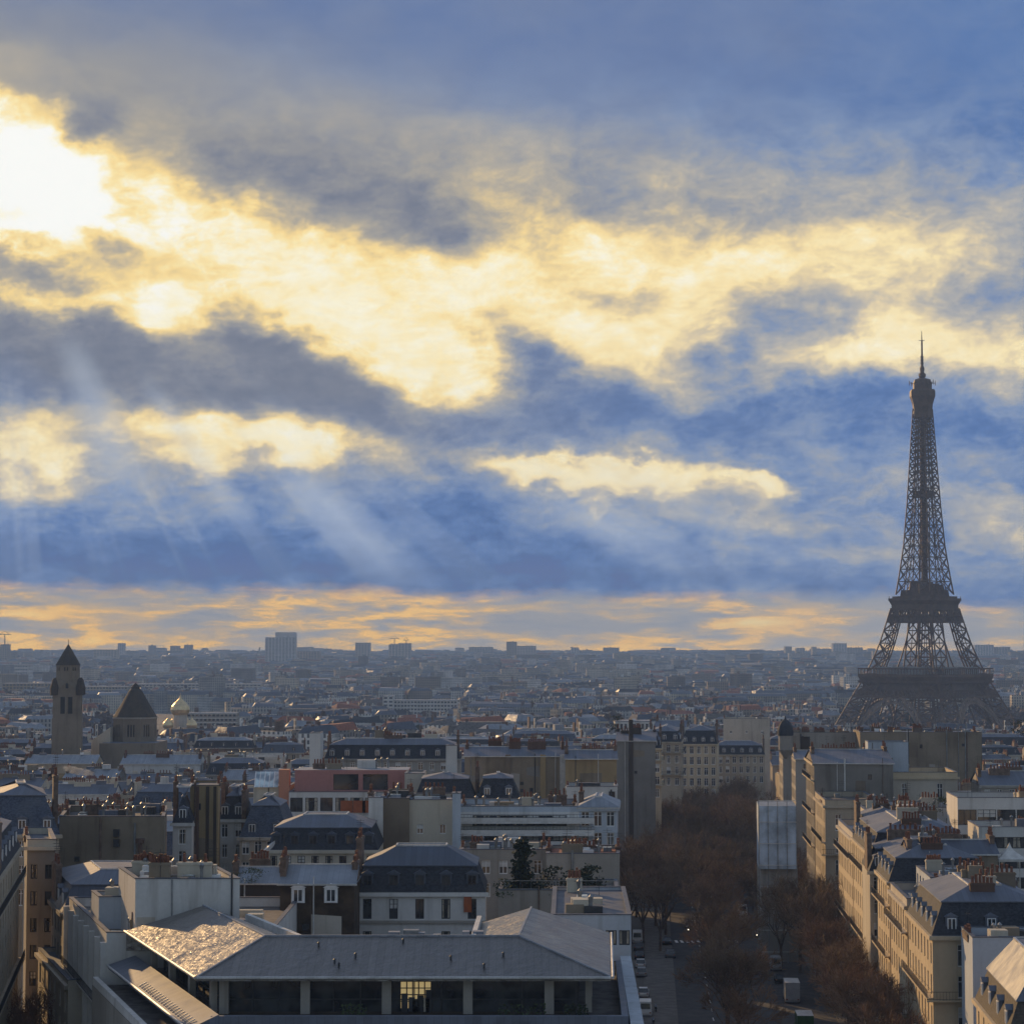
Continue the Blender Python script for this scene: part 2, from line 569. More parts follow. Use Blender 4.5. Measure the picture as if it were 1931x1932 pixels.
masonry('limestone', (0.44, 0.375, 0.285))
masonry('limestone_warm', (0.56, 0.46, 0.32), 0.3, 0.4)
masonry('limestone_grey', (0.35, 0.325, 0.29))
masonry('limestone_pale', (0.52, 0.47, 0.40))
masonry('old_render', (0.26, 0.215, 0.16), 0.7, 0.5)
masonry('old_render_grey', (0.24, 0.225, 0.205), 0.6, 0.5)
masonry('old_render_brown', (0.22, 0.175, 0.13), 0.7, 0.6)
masonry('ochre_render', (0.36, 0.27, 0.15), 0.5, 0.5)
masonry('white_render', (0.62, 0.61, 0.59), 0.42, 0.55, 0.8, (0.5, 0.47, 0.44))
masonry('cream_render', (0.54, 0.49, 0.40), 0.35, 0.4)
masonry('pale_blue_render', (0.45, 0.50, 0.56), 0.42, 0.55, 0.8, (0.5, 0.48, 0.46))
masonry('pink_render', (0.42, 0.20, 0.18), 0.3, 0.3)
masonry('salmon_render', (0.55, 0.24, 0.15), 0.3, 0.3)
masonry('brick_dark', (0.13, 0.08, 0.06), 0.5, 0.4)
masonry('dark_wall', (0.07, 0.055, 0.045), 0.5, 0.5)
masonry('church_stone', (0.23, 0.19, 0.145), 0.5, 0.45)
sheet('zinc', (0.125, 0.142, 0.185))
sheet('zinc_dark', (0.075, 0.09, 0.125))
sheet('zinc_pale', (0.24, 0.265, 0.31))
sheet('zinc_bright', (0.50, 0.50, 0.50), 0.42, 0.4)
slate('slate', (0.035, 0.039, 0.05))
slate('slate_blue', (0.065, 0.08, 0.115))
slate('slate_brown', (0.06, 0.052, 0.045))
mottled('terracotta', (0.17, 0.07, 0.042), 3.0, 0.35)
mottled('brick_stack', (0.15, 0.105, 0.08), 1.5, 0.35)
mottled('red_tile', (0.26, 0.10, 0.06), 2.0, 0.35)
mottled('gravel_roof', (0.115, 0.108, 0.105), 0.8, 0.35)
mottled('asphalt', (0.062, 0.060, 0.060), 0.5, 0.25)
mottled('pavement', (0.13, 0.12, 0.11), 0.6, 0.25)
mottled('white_paint', (0.72, 0.72, 0.72), 1.0, 0.10, 0.6)
mottled('off_white', (0.55, 0.54, 0.52), 1.0, 0.15, 0.7)
mottled('blind_orange', (0.30, 0.085, 0.03), 1.0, 0.2)
mottled('curtain', (0.35, 0.31, 0.25), 1.0, 0.4)
mottled('black_iron', (0.035, 0.035, 0.038), 1.0, 0.2, 0.6)
mottled('dark_metal', (0.05, 0.052, 0.058), 1.0, 0.25, 0.5, 0.4)
mottled('grey_metal', (0.22, 0.23, 0.24), 1.0, 0.25, 0.45, 0.5)
mottled('tower_iron', (0.115, 0.072, 0.047), 0.2, 0.25, 0.6, 0.2)
mottled('arch_iron', (0.21, 0.15, 0.11), 0.2, 0.25, 0.6, 0.2)
mottled('gold_leaf', (0.72, 0.55, 0.30), 0.4, 0.15, 0.42, 0.9)
mottled('bark', (0.12, 0.09, 0.07), 2.0, 0.35)
mottled('twig', (0.175, 0.120, 0.076), 0.15, 0.4)
mottled('twig_rust', (0.215, 0.128, 0.074), 0.15, 0.4)
mottled('evergreen', (0.018, 0.028, 0.014), 0.8, 0.5)
mottled('shrub_green', (0.045, 0.065, 0.025), 0.8, 0.5)
mottled('ivy_brown', (0.055, 0.036, 0.022), 0.6, 0.5)
mottled('bare_wood_far', (0.075, 0.055, 0.048), 0.02, 0.4)
mottled('land', (0.10, 0.092, 0.08), 0.02, 0.4)
mottled('water', (0.03, 0.04, 0.05), 0.02, 0.2, 0.15)
mottled('car_white', (0.66, 0.66, 0.66), 1.0, 0.04, 0.3)
mottled('car_grey', (0.12, 0.125, 0.13), 1.0, 0.04, 0.3, 0.3)
mottled('car_black', (0.018, 0.018, 0.02), 1.0, 0.04, 0.25)
mottled('truck_grey', (0.30, 0.31, 0.32), 1.0, 0.1, 0.5)
mottled('truck_green', (0.035, 0.10, 0.03), 1.0, 0.2, 0.6)
mottled('tyre', (0.02, 0.02, 0.02), 1.0, 0.1)
mottled('scaffold_net', (0.40, 0.47, 0.55), 0.25, 0.35)
glass_mat('glass', (0.016, 0.019, 0.024))
glass_mat('glass_blue', (0.10, 0.16, 0.20))
glass_mat('roof_glass', (0.22, 0.28, 0.34), 0.2)
def emis(name, col, e):
    m, nt, b = base_mat(name, 0.6)
    b.inputs['Base Color'].default_value = (*col, 1)
    b.inputs['Emission Color'].default_value = (*col, 1)
    b.inputs['Emission Strength'].default_value = e
emis('lit_room', (0.85, 0.62, 0.28), 0.35)
emis('head_lamp', (1.0, 0.85, 0.6), 4.0)
emis('amber_lamp', (1.0, 0.45, 0.08), 3.0)

# ------------------------------------------------------------------ building kit
WIN = {}


def window_mesh(w, h, style):
    k = (round(w, 2), round(h, 2), style)
    if k in WIN: return WIN[k]
    fm = {'w': 'white_paint', 'd': 'dark_metal', 'o': 'off_white', 'r': 'white_paint'}[style[0]]
    f = MB()
    t, y0, y1 = 0.09, -0.05, 0.06
    f.box(-w / 2, y0, -h / 2, -w / 2 + t, y1, h / 2, fm)
    f.box(w / 2 - t, y0, -h / 2, w / 2, y1, h / 2, fm)
    f.box(-w / 2 + t, y0, h / 2 - t, w / 2 - t, y1, h / 2, fm)
    f.box(-w / 2 + t, y0, -h / 2, w / 2 - t, y1, -h / 2 + t * 1.5, fm)
    if style[1] != '1':
        n = int(style[1])
        for i in range(1, n):
            x = -w / 2 + w * i / n
            f.box(x - 0.05, y0 + .002, -h / 2 + t, x + 0.05, y1 - .003, h / 2 - t, fm)
    if h > 1.6: f.box(-w / 2 + t, y0 + .004, h * 0.22, w / 2 - t, y1 - .006, h * 0.22 + 0.06, fm)
    g = MB()
    gm = 'blind_orange' if style[0] == 'r' else 'glass'
    g.face([(-w / 2 + t, 0, -h / 2 + t), (w / 2 - t, 0, -h / 2 + t), (w / 2 - t, 0, h / 2 - t), (-w / 2 + t, 0, h / 2 - t)], gm)
    if style[-1] == 'b':
        g.face([(-w / 2 + t, -.012, h * .02), (w / 2 - t, -.012, h * .02), (w / 2 - t, -.012, h / 2 - t), (-w / 2 + t, -.012, h / 2 - t)], 'off_white')
    if style[0] != 'r' and style[-1] == 'c':
        g.face([(-w / 2 + t, -.012, -h / 2 + t), (-w * .22, -.012, -h / 2 + t), (-w * .25, -.012, h / 2 - t), (-w / 2 + t, -.012, h / 2 - t)], 'curtain')
        g.face([(w * .2, -.012, -h / 2 + t), (w / 2 - t, -.012, -h / 2 + t), (w / 2 - t, -.012, h / 2 - t), (w * .25, -.012, h / 2 - t)], 'curtain')
    WIN[k] = (f.mesh('window'), g.mesh('pane'))
    return WIN[k]


def put_window(parent, base, p, d, w, h, style='w2', name='window'):
    """p: centre of the opening; d: unit direction of the wall seen from outside, left to right"""
    fr, pn = window_mesh(w, h, style)
    # local +x along the wall, local -y outwards
    ang = math.atan2(d[1], d[0])
    o = bpy.data.objects.new(name, fr)
    C.objects.link(o)
    o.parent = parent
    o.location = Vector(p) - base
    o.rotation_euler = (0, 0, ang)
    q = bpy.data.objects.new('pane', pn)
    C.objects.link(q)
    q.parent = o
    return o


def wall_holes(mb, p0, p1, z0, z1, holes, m, depth=0.28, glass=None):
    """wall face from p0 to p1 (outside on the right-hand side) with recessed openings
    holes: (u0, u1, za, zb) in metres from p0"""
    p0, p1 = Vector(p0[:2]), Vector(p1[:2])
    L = (p1 - p0).length
    d = (p1 - p0) / L
    n = Vector((d.y, -d.x))
    holes = [h for h in holes if h[0] > 0.02 and h[1] < L - 0.02 and h[2] > z0 and h[3] < z1]
    us = sorted({0.0, L, *[round(h[0], 3) for h in holes], *[round(h[1], 3) for h in holes]})
    zs = sorted({z0, z1, *[round(h[2], 3) for h in holes], *[round(h[3], 3) for h in holes]})
    P3 = lambda u, z, e=0.0: (p0.x + d.x * u - n.x * e, p0.y + d.y * u - n.y * e, z)
    hs = {(round(h[0], 3), round(h[2], 3)) for h in holes}
    spans = [(round(h[0], 3), round(h[1], 3), round(h[2], 3), round(h[3], 3)) for h in holes]
    for a, b in zip(zs, zs[1:]):
        run = None
        for u, v in zip(us, us[1:]):
            inside = any(s[0] <= u + 1e-4 and v <= s[1] + 1e-4 and s[2] <= a + 1e-4 and b <= s[3] + 1e-4 for s in spans)
            if inside:
                if run is not None: mb.face([P3(run, a), P3(u, a), P3(u, b), P3(run, b)], m); run = None
            elif run is None: run = u
        if run is not None: mb.face([P3(run, a), P3(L, a), P3(L, b), P3(run, b)], m)
    for u, v, a, b in spans:
        e = depth
        mb.face([P3(u, a), P3(u, a, e), P3(u, b, e), P3(u, b)][::-1], m)
        mb.face([P3(v, a, e), P3(v, a), P3(v, b), P3(v, b, e)][::-1], m)
        mb.face([P3(u, a), P3(v, a), P3(v, a, e), P3(u, a, e)], m)
        mb.face([P3(u, b, e), P3(v, b, e), P3(v, b), P3(u, b)], m)
        mb.face([P3(u, a, e), P3(v, a, e), P3(v, b, e), P3(u, b, e)], glass or m)
    return d, n


def ring_band(mb, poly, z0, z1, out, m, edges=None):
    """cornice or ledge: a band standing out from the chosen walls"""
    o = inset(poly, -out)
    i_ = inset(poly, -0.004)
    n = len(poly)
    for e in (edges if edges is not None else range(n)):
        a, b, c, d = o[e], o[(e + 1) % n], i_[(e + 1) % n], i_[e]
        mb.hexa([(p[0], p[1], z0) for p in (a, b, c, d)], [(p[0], p[1], z1) for p in (a, b, c, d)], m, None, True)


POT = None


def chimney(root, c, d, length, z0, z1, pots=6, m='brick_stack', thick=0.65, parts=True, mb=None, potm='terracotta'):
    """flat Paris chimney wall with its row of clay pots"""
    global POT
    f = mb or MB()
    f.obox(c, d, length, thick, z0, z1, m)
    f.obox(c, d, length + 0.16, thick + 0.16, z1 - 0.28, z1 - 0.10, m)
    base = parent_loc(root) if root else Vector()
    spots = [((i + 0.5) / pots - 0.5) * (length - 0.2) for i in range(pots)]
    if parts:
        o = f.build('chimney', root)
        if POT is None:
            g = MB()
            g.lathe((0, 0), [(0.17, 0), (0.15, 0.55), (0.19, 0.6), (0.19, 0.72), (0.10, 0.72)], 'terracotta', 6)
            POT = g.mesh('chimney_pot')
        for s_ in spots:
            q = bpy.data.objects.new('chimney_pot', POT)
            C.objects.link(q)
            q.parent = o
            q.location = Vector((c[0] + d[0] * s_, c[1] + d[1] * s_, z1)) - base
            q.scale = (1, 1, random.uniform(0.7, 1.5))
        return o
    for s_ in spots:
        h = random.uniform(0.5, 1.1)
        f.lathe((c[0] + d[0] * s_, c[1] + d[1] * s_), [(0.18, z1), (0.15, z1 + h)], potm, 5)


def clutter(mb, poly, z, n, seed=0, hi=1.6):
    """vents, skylights, hoods and little sheds that stand about on a flat roof"""
    rnd = random.Random(seed)
    p = [Vector(q[:2]) for q in inset(poly, 1.2)]
    for _ in range(n):
        a, b = rnd.random(), rnd.random()
        c = p[0].lerp(p[1], a).lerp(p[3].lerp(p[2], a), b) if len(p) == 4 else p[0].lerp(p[2], a)
        t = rnd.random()
        d = (p[1] - p[0]).normalized()
        if t < 0.3:
            mb.lathe((c.x, c.y), [(0.16, z), (0.16, z + rnd.uniform(.6, 1.6)), (0.28, z + 1.7), (0.05, z + 1.95)], 'grey_metal', 6)
        elif t < 0.55:
            mb.obox(c, d, rnd.uniform(.8, 1.6), rnd.uniform(.8, 1.3), z, z + rnd.uniform(.4, .9), rnd.choice(['zinc_pale', 'white_paint', 'grey_metal']), 'roof_glass')
        elif t < 0.8:
            mb.obox(c, d, rnd.uniform(1.2, 3.5), rnd.uniform(.8, 2), z, z + rnd.uniform(.6, hi), rnd.choice(['white_render', 'old_render', 'zinc', 'dark_metal', 'cream_render']))
        elif t < 0.9:
            chimney(None, c, d, rnd.uniform(1.5, 3.5), z, z + rnd.uniform(.9, hi + .4), rnd.randint(3, 6), rnd.choice(['brick_stack', 'old_render', 'cream_render']), 0.6, False, mb)
        else:
            h = rnd.uniform(2, 3.5)
            mb.bar((c.x, c.y, z), (c.x, c.y, z + h), 0.06, 'dark_metal', 3)
            for q in (0.7, 0.8, .9): mb.bar((c.x - .6 * d.x, c.y - .6 * d.y, z + h * q), (c.x + .6 * d.x, c.y + .6 * d.y, z + h * q), 0.04, 'dark_metal', 3)


def dormer(root, p, d, n, w, h, dep, m='zinc', win='w2', real=True, mb=None):
    """little window house standing out of a mansard slope; p: middle of its sill, n: outward"""
    f = MB() if real else mb
    q = lambda u, e, z: (p[0] + d[0] * u - n[0] * e, p[1] + d[1] * u - n[1] * e, p[2] + z)
    lo = [q(-w / 2, 0, 0), q(w / 2, 0, 0), q(w / 2, dep, 0), q(-w / 2, dep, 0)]
    hi = [q(-w / 2, 0, h), q(w / 2, 0, h), q(w / 2, dep, h), q(-w / 2, dep, h)]
    f.hexa(lo, hi, m)
    tr = 0.32 * w
    o = 0.14
    f.face([q(-w / 2 - o, -o, h), q(w / 2 + o, -o, h), q(0, -o, h + tr)], m)
    f.face([q(-w / 2 - o, -o, h), q(0, -o, h + tr), q(0, dep, h + tr), q(-w / 2 - o, dep, h)], m)
    f.face([q(w / 2 + o, -o, h), q(w / 2 + o, dep, h), q(0, dep, h + tr), q(0, -o, h + tr)], m)
    if real:
        ob = f.build('dormer', root)
        fr, pn = window_mesh(w * 0.72, h * 0.86, win)
        wq = bpy.data.objects.new('window', fr)
        C.objects.link(wq)
        wq.parent = ob
        wq.location = Vector(q(0, -0.06, h * 0.48)) - parent_loc(root)
        wq.rotation_euler = (0, 0, math.atan2(d[1], d[0]))
        g = pn.copy()
        # the pane is carried by the same small mesh as its frame here
        bm = bmesh.new(); bm.from_mesh(fr); nfr = len(fr.materials)
        key = ('dw', round(w, 2), round(h, 2), win)
        if key not in WIN:
            off = len(fr.materials)
            bm2 = bmesh.new(); bm2.from_mesh(pn)
            for fc in bm2.faces: fc.material_index += off
            tmp = bpy.data.meshes.new('t'); bm2.to_mesh(tmp); bm.from_mesh(tmp); bm2.free()
            me = bpy.data.meshes.new('window'); bm.to_mesh(me)
            for mm in list(fr.materials) + list(pn.materials): me.materials.append(mm)
            WIN[key] = me
        bm.free()
        wq.data = WIN[key]
        return ob
    s = w * 0.34
    f.face([q(-s, -0.03, h * .1), q(s, -0.03, h * .1), q(s, -0.03, h * .9), q(-s, -0.03, h * .9)], 'glass')
    f.face([q(-.05, -0.05, h * .1), q(.05, -0.05, h * .1), q(.05, -0.05, h * .9), q(-.05, -0.05, h * .9)], 'white_paint')


def railing(mb, a, b, z, h=0.95, step=0.35, m='black_iron', t=0.035):
    a, b = Vector(a[:2]), Vector(b[:2])
    L = (b - a).length
    n = max(1, int(L / step))
    for zz in (z + h, z + h * 0.12): mb.bar((a.x, a.y, zz), (b.x, b.y, zz), t * 1.4, m, 4)
    for i in range(n + 1):
        p = a.lerp(b, i / n)
        mb.bar((p.x, p.y, z), (p.x, p.y, z + h), t, m, 3)


def house(name, label, foot, ze, wall, roof='zinc', fac=None, near=True, cat='house', group=None, zg=None,
          roof_m='zinc', steep_m='slate', rise=2.4, stacks=2, stack_m='brick_stack', style='w2', cornice=True, seed=0,
          dorm=0, mans_h=3.0, topin=3.6, junk=0, parapet=0.9, balcony=None, pots=6, trim=None):
    """a building on the footprint foot (counter-clockwise, first edge is the front)
    fac: {edge: (bays, rows, w, h, storey height, drop from eave to first head)}"""
    rnd = random.Random(seed + len(label) * 7)
    foot = [Vector(p[:2]) for p in foot]
    cx = sum(p.x for p in foot) / len(foot)
    cy = sum(p.y for p in foot) / len(foot)
    zg = ground(cy) - 0.3 if zg is None else zg
    root = thing(name, (cx, cy, zg), label, cat, group)
    base = Vector((cx, cy, zg))
    n = len(foot)
    w = MB()
    fac = fac or {}
    trim = trim or wall
    wins = []
    for e in range(n):
        a, b = foot[e], foot[(e + 1) % n]
        hl = []
        L = (b - a).length
        if e in fac:
            bays, rows, ww, wh, st, drop = fac[e]
            for r in range(rows):
                zt = ze - drop - r * st
                if zt - wh < zg + 0.3: break
                for k in range(bays):
                    u = (k + 0.5) * L / bays
                    hl.append((u - ww / 2, u + ww / 2, zt - wh, zt))
        d, nn = wall_holes(w, a, b, zg, ze, hl, wall, 0.28, None if near else 'glass')
        if near:
            for h in hl:
                u, zc = (h[0] + h[1]) / 2, (h[2] + h[3]) / 2
                p = a + d * u - nn * 0.20
                stl = style + (rnd.choice(['', 'c', 'c', 'b', '']) if style[0] != 'r' else '')
                wins.append(((p.x, p.y, zc), d, h[1] - h[0], h[3] - h[2], stl))
        else:
            for h in hl:
                for u in ((h[0] + h[1]) / 2,):
                    p = a + d * u - nn * 0.22
                    q = lambda uu, z: (p.x + d.x * uu, p.y + d.y * uu, z)
                    w.face([q(-.05, h[2]), q(.05, h[2]), q(.05, h[3]), q(-.05, h[3])], 'white_paint')
                    if rnd.random() < 0.22:
                        s_ = (h[1] - h[0]) * .5
                        zz = lerp(h[2], h[3], rnd.uniform(0.2, .7))
                        p2 = a + d * u - nn * 0.15
                        q2 = lambda uu, z: (p2.x + d.x * uu, p2.y + d.y * uu, z)
                        w.face([q2(-s_, zz), q2(s_, zz), q2(s_, h[3]), q2(-s_, h[3])], 'off_white')
    if not near and cornice:
        ring_band(w, foot, ze - 0.35, ze, 0.35, trim, list(fac) or None)
        for e in fac:
            bays, rows, ww, wh, st, drop = fac[e]
            zb = ze - drop - st * (1 if rows > 1 else 0) - 0.2
            if balcony: ring_band(w, foot, zb - wh, zb - wh + 0.9, 0.5, 'black_iron', [e])
    rf = MB()
    ridge_z = ze
    up = None
    if roof == 'mansard':
        i1 = inset(foot, mans_h * 0.36)
        o0 = inset(foot, -0.12)
        rf.hexa([(p[0], p[1], ze) for p in o0], [(p[0], p[1], ze + mans_h) for p in i1], steep_m)
        i2 = inset(i1, min(topin, 0.36 * min((foot[1] - foot[0]).length, (foot[2] - foot[1]).length)))
        o1 = inset(i1, -0.18)
        rf.prism(o1, ze + mans_h, ze + mans_h + 0.12, roof_m, None, True)
        rf.hexa([(p[0], p[1], ze + mans_h + 0.12) for p in o1], [(p[0], p[1], ze + mans_h + rise * .6) for p in i2], roof_m)
        ridge_z = ze + mans_h + rise * .6
        up = i2
    elif roof in ('zinc', 'gable'):
        o0 = inset(foot, -0.25)
        a, b, c, d4 = [Vector(p) for p in o0[:4]]
        m1, m2 = (a + d4) / 2, (b + c) / 2
        T = lambda p, z: (p[0], p[1], z)
        zr = ze + rise
        rf.face([T(a, ze), T(b, ze), T(m2, zr), T(m1, zr)], roof_m)
        rf.face([T(c, ze), T(d4, ze), T(m1, zr), T(m2, zr)], roof_m)
        rf.face([T(d4, ze), T(c, ze), T(b, ze), T(a, ze)], roof_m)
        fa, fb, fc, fd = foot[:4]
        g1, g2 = (fa + fd) / 2, (fb + fc) / 2
        w.face([T(fd, ze), T(fa, ze), T(g1, zr - .1)], wall)
        w.face([T(fb, ze), T(fc, ze), T(g2, zr - .1)], wall)
        ridge_z = zr
        up = [m1.lerp(m2, 0.02), m1.lerp(m2, 0.98), m2, m1]
    elif roof == 'hip':
        o0 = inset(foot, -0.35)
        i1 = inset(foot, min(4.0, 0.42 * min((foot[1] - foot[0]).length, (foot[2] - foot[1]).length)))
        rf.prism(o0, ze, ze + 0.15, roof_m, None, True)
        rf.hexa([(p[0], p[1], ze + .15) for p in o0], [(p[0], p[1], ze + rise) for p in i1], roof_m)
        ridge_z = ze + rise
        up = i1
    else:
        i1 = inset(foot, 0.35)
        for e in range(n):
            a, b, c, d4 = foot[e], foot[(e + 1) % n], i1[(e + 1) % n], i1[e]
            rf.hexa([(p[0], p[1], ze) for p in (a, b, c, d4)], [(p[0], p[1], ze + parapet) for p in (a, b, c, d4)], trim)
        rf.face([(p[0], p[1], ze + 0.02) for p in i1], roof_m)
        up = i1
    if roof in ('zinc', 'gable', 'mansard', 'hip') and up:
        tz = ridge_z + .03
        for e in range(4 if roof != 'zinc' and roof != 'gable' else 1):
            p, q = up[e], up[(e + 1) % 4]
            rf.bar((p[0], p[1], tz), (q[0], q[1], tz), .2, 'zinc_bright')
        go = inset(foot, -.32 if roof != 'hip' else -.45)
        if roof_m != 'red_tile':
            rf.bar((go[0][0], go[0][1], ze - .06), (go[1][0], go[1][1], ze - .06), .18, 'zinc_bright')
    if junk: clutter(rf, up if roof in ('flat', 'mansard', 'hip') else foot, ridge_z if roof != 'flat' else ze, junk, seed + 3)
    # party-wall chimneys
    cs = []
    if stacks:
        fr0, fr1 = foot[0], foot[1]
        bk0, bk1 = foot[-1], foot[2 % n]
        for k in range(stacks):
            t = [0.02, 0.98, 0.5, 0.3, 0.72][k % 5]
            pa, pb = fr0.lerp(fr1, t), bk0.lerp(bk1, t)
            dd = (pb - pa).normalized()
            if t in (0.5, 0.3, 0.72): dd = (fr1 - fr0).normalized()
            c = pa.lerp(pb, rnd.uniform(0.35, 0.6))
            cs.append(((c.x, c.y), (dd.x, dd.y), rnd.uniform(2.4, 4.6), ze - .2 if roof != 'flat' else ze, ridge_z + rnd.uniform(0.3, 1.2)))
    if near and 0 not in fac and (foot[1] - foot[0]).length > 4:
        a, b = foot[0], foot[1]
        L = (b - a).length
        d = (b - a) / L
        nn = Vector((d.y, -d.x))
        dark = wall in ('old_render', 'old_render_grey', 'old_render_brown', 'ochre_render', 'limestone_grey')
        alt = ['old_render', 'old_render_grey', 'old_render_brown', 'limestone_grey'] if dark else ['cream_render', 'pale_blue_render', 'limestone_pale', 'white_render']
        used = []
        for _ in range(int(L / 4) + 1):             # patched rendering
            u, v = rnd.uniform(0, L - 2), rnd.uniform(2, 9)
            ww, hh_ = rnd.uniform(1.2, min(5, L - u)), rnd.uniform(1.2, 4)
            if any(u < q[1] and u + ww > q[0] and v < q[3] and v + hh_ > q[2] for q in used): continue
            used.append((u, u + ww, v, v + hh_))
            e = nn * .012
            P_ = lambda uu, z: (a.x + d.x * uu + e.x, a.y + d.y * uu + e.y, z)
            jit = [rnd.uniform(-.25, .25) for _ in range(4)]
            w.face([P_(u, ze - v - hh_ + jit[0]), P_(u + ww, ze - v - hh_ + jit[1]), P_(u + ww, ze - v + jit[2]), P_(u, ze - v + jit[3])], rnd.choice(alt))
        for _ in range(max(1, int(L / 5))):         # rain and flue pipes
            pm = MB()
            u = rnd.uniform(.4, L - .4)
            x, y = a.x + d.x * u + nn.x * .12, a.y + d.y * u + nn.y * .12
            r_ = rnd.choice([.07, .09, .16])
            pm.bar((x, y, zg + 2), (x, y, ze + rnd.uniform(-.2, 1.2)), r_ * 2, rnd.choice(['grey_metal', 'dark_metal', 'brick_stack', 'off_white']), 6)
            pm.build('pipe', root)
        for _ in range(max(1, int(L / 6))):         # stray little windows
            u, v = rnd.uniform(.8, L - .8), rnd.uniform(1.5, 8)
            put_window(root, base, (a.x + d.x * u + nn.x * .03, a.y + d.y * u + nn.y * .03, ze - v), d, .7, rnd.choice([.7, 1.0]), 'd1')
    if near:
        w.build('wall', root)
        if cornice:
            cm = MB()
            ring_band(cm, foot, ze - 0.45, ze + (0.0 if roof != 'flat' else .0), 0.42, trim, list(fac) or None)
            cm.build('cornice', root)
        rf.build('roof', root)
        if roof == 'flat':
            cg = MB()
            o2, i2 = inset(foot, -.07), inset(foot, .42)
            for e in range(n):
                q = (o2[e], o2[(e + 1) % n], i2[(e + 1) % n], i2[e])
                cg.hexa([(p[0], p[1], ze + parapet + .004) for p in q], [(p[0], p[1], ze + parapet + .09) for p in q], 'zinc_dark', None, True)
            cg.build('coping', root)
        for p, d, ww, wh, stl in wins: put_window(root, base, p, d, ww, wh, stl)
        for c in cs: chimney(root, *c, pots=pots, m=stack_m)
        for _ in range(rnd.randint(1, 3) if stacks else 0):
            c = rnd.choice(cs)
            am = MB()
            x, y, z = c[0][0] + c[1][0] * rnd.uniform(-1, 1), c[0][1] + c[1][1] * rnd.uniform(-1, 1), c[4] - .5
            hh = rnd.uniform(2, 3.6)
            am.bar((x, y, z), (x, y, z + hh), .055, 'dark_metal', 3)
            aa = rnd.uniform(-.6, .6)
            for q in (.72, .82, .92): am.bar((x - .5 * math.cos(aa), y - .5 * math.sin(aa), z + hh * q), (x + .5 * math.cos(aa), y + .5 * math.sin(aa), z + hh * q), .035, 'dark_metal', 3)
            am.bar((x + .6 * math.sin(aa), y - .6 * math.cos(aa), z + hh * .82), (x - .6 * math.sin(aa), y + .6 * math.cos(aa), z + hh * .82), .035, 'dark_metal', 3)
            am.build('antenna', root)
        if balcony:
            for e in fac:
                bays, rows, ww, wh, st, drop = fac[e]
                for r in balcony:
                    if r >= rows: continue
                    zb = ze - drop - r * st - wh - 0.12
                    bm_ = MB()
                    ring_band(bm_, foot, zb - 0.18, zb, 0.8, trim, [e])
                    o = inset(foot, -0.75)
                    railing(bm_, o[e], o[(e + 1) % n], zb)
                    bm_.build('balcony', root)
    else:
        w.build('wall', root)
        for c in cs: chimney(None, *c, pots=rnd.randint(4, 8), m=stack_m, parts=False, mb=rf)
    if dorm and roof == 'mansard':
        for e in (fac or {0: 0}):
            a, b = foot[e], foot[(e + 1) % n]
            L = (b - a).length
            d = (b - a) / L
            nn = Vector((d.y, -d.x))
            cnt = dorm if e == 0 else max(1, round(dorm * L / (foot[1] - foot[0]).length))
            for k in range(cnt):
                p = a + d * ((k + .5) * L / cnt) - nn * 0.28
                dormer(root, (p.x, p.y, ze + 0.35), d, nn, 1.35, 1.75, 1.1, 'zinc_dark' if style[0] == 'd' else 'zinc', style, near, rf)
    if not near: rf.build('roof', root)
    root['ridge'] = ridge_z
    return root


def quad(pxL, pxR, Y, depth, ang=0.0, YR=None, pyref=1500):
    """footprint: front corners at two bearings, running back depth metres in the direction ang (degrees right of ahead)"""
    YR = Y if YR is None else YR
    a, b = at(pxL, pyref, Y), at(pxR, pyref, YR)
    d = Vector((math.sin(R(ang)), math.cos(R(ang))))
    a, b = Vector((a.x, a.y)), Vector((b.x, b.y))
    return [a, b, b + d * depth, a + d * depth]
sheet('zinc_near', (0.20, 0.19, 0.185), 0.37, 0.85, 0.65, 0.55, 0.25, 0.42)

# ------------------------------------------------------------------ land
AV_DX = math.tan(R(3.6))                      # the avenue runs a little right of straight ahead
AV_L, AV_R = 15.5, 47.5                       # its left and right building lines at Y = 250


def avl(y): return AV_L + (y - 250) * AV_DX
def avr(y): return AV_R + (y - 250) * AV_DX


g_ = MB()
ys = [-300, 0, 120, 250, 420, 700, 1000, 1350, 1712, 2200, 2800, 3400, 3900, 4400, 4800, 5200, 5800, 6400, 7000, 7600, 8200, 8800, 9200]
xs = [-3600, -1800, -900, -450, -200, 0, 200, 450, 900, 1800, 3600]
for a, b in zip(ys, ys[1:]):
    for x0, x1 in zip(xs, xs[1:]):
        g_.face([(x0, a, ground(a)), (x1, a, ground(a)), (x1, b, ground(b)), (x0, b, ground(b))], 'land')
tag(g_.build('ground'), kind='structure')
g_ = MB()
for k in range(120, 1000, 20):
    a, b = k, k + 20
    g_.face([(avl(a) + 4.2, a, ground(a) + .06), (avr(a) - 4.2, a, ground(a) + .06), (avr(b) - 4.2, b, ground(b) + .06), (avl(b) + 4.2, b, ground(b) + .06)], 'asphalt')
tag(g_.build('avenue_road'), kind='structure')
for f0, f1 in (((lambda y: avl(y) - 1), (lambda y: avl(y) + 4.2)), ((lambda y: avr(y) - 4.2), (lambda y: avr(y) + 1))):
    g_ = MB()
    for k in range(120, 1000, 40):
        a, b = k, k + 40
        g_.hexa([(f0(a), a, ground(a)), (f1(a), a, ground(a)), (f1(b), b, ground(b)), (f0(b), b, ground(b))],
                [(f0(a), a, ground(a) + .18), (f1(a), a, ground(a) + .18), (f1(b), b, ground(b) + .18), (f0(b), b, ground(b) + .18)], 'pavement')
    tag(g_.build('pavement'), kind='structure')
g_ = MB()
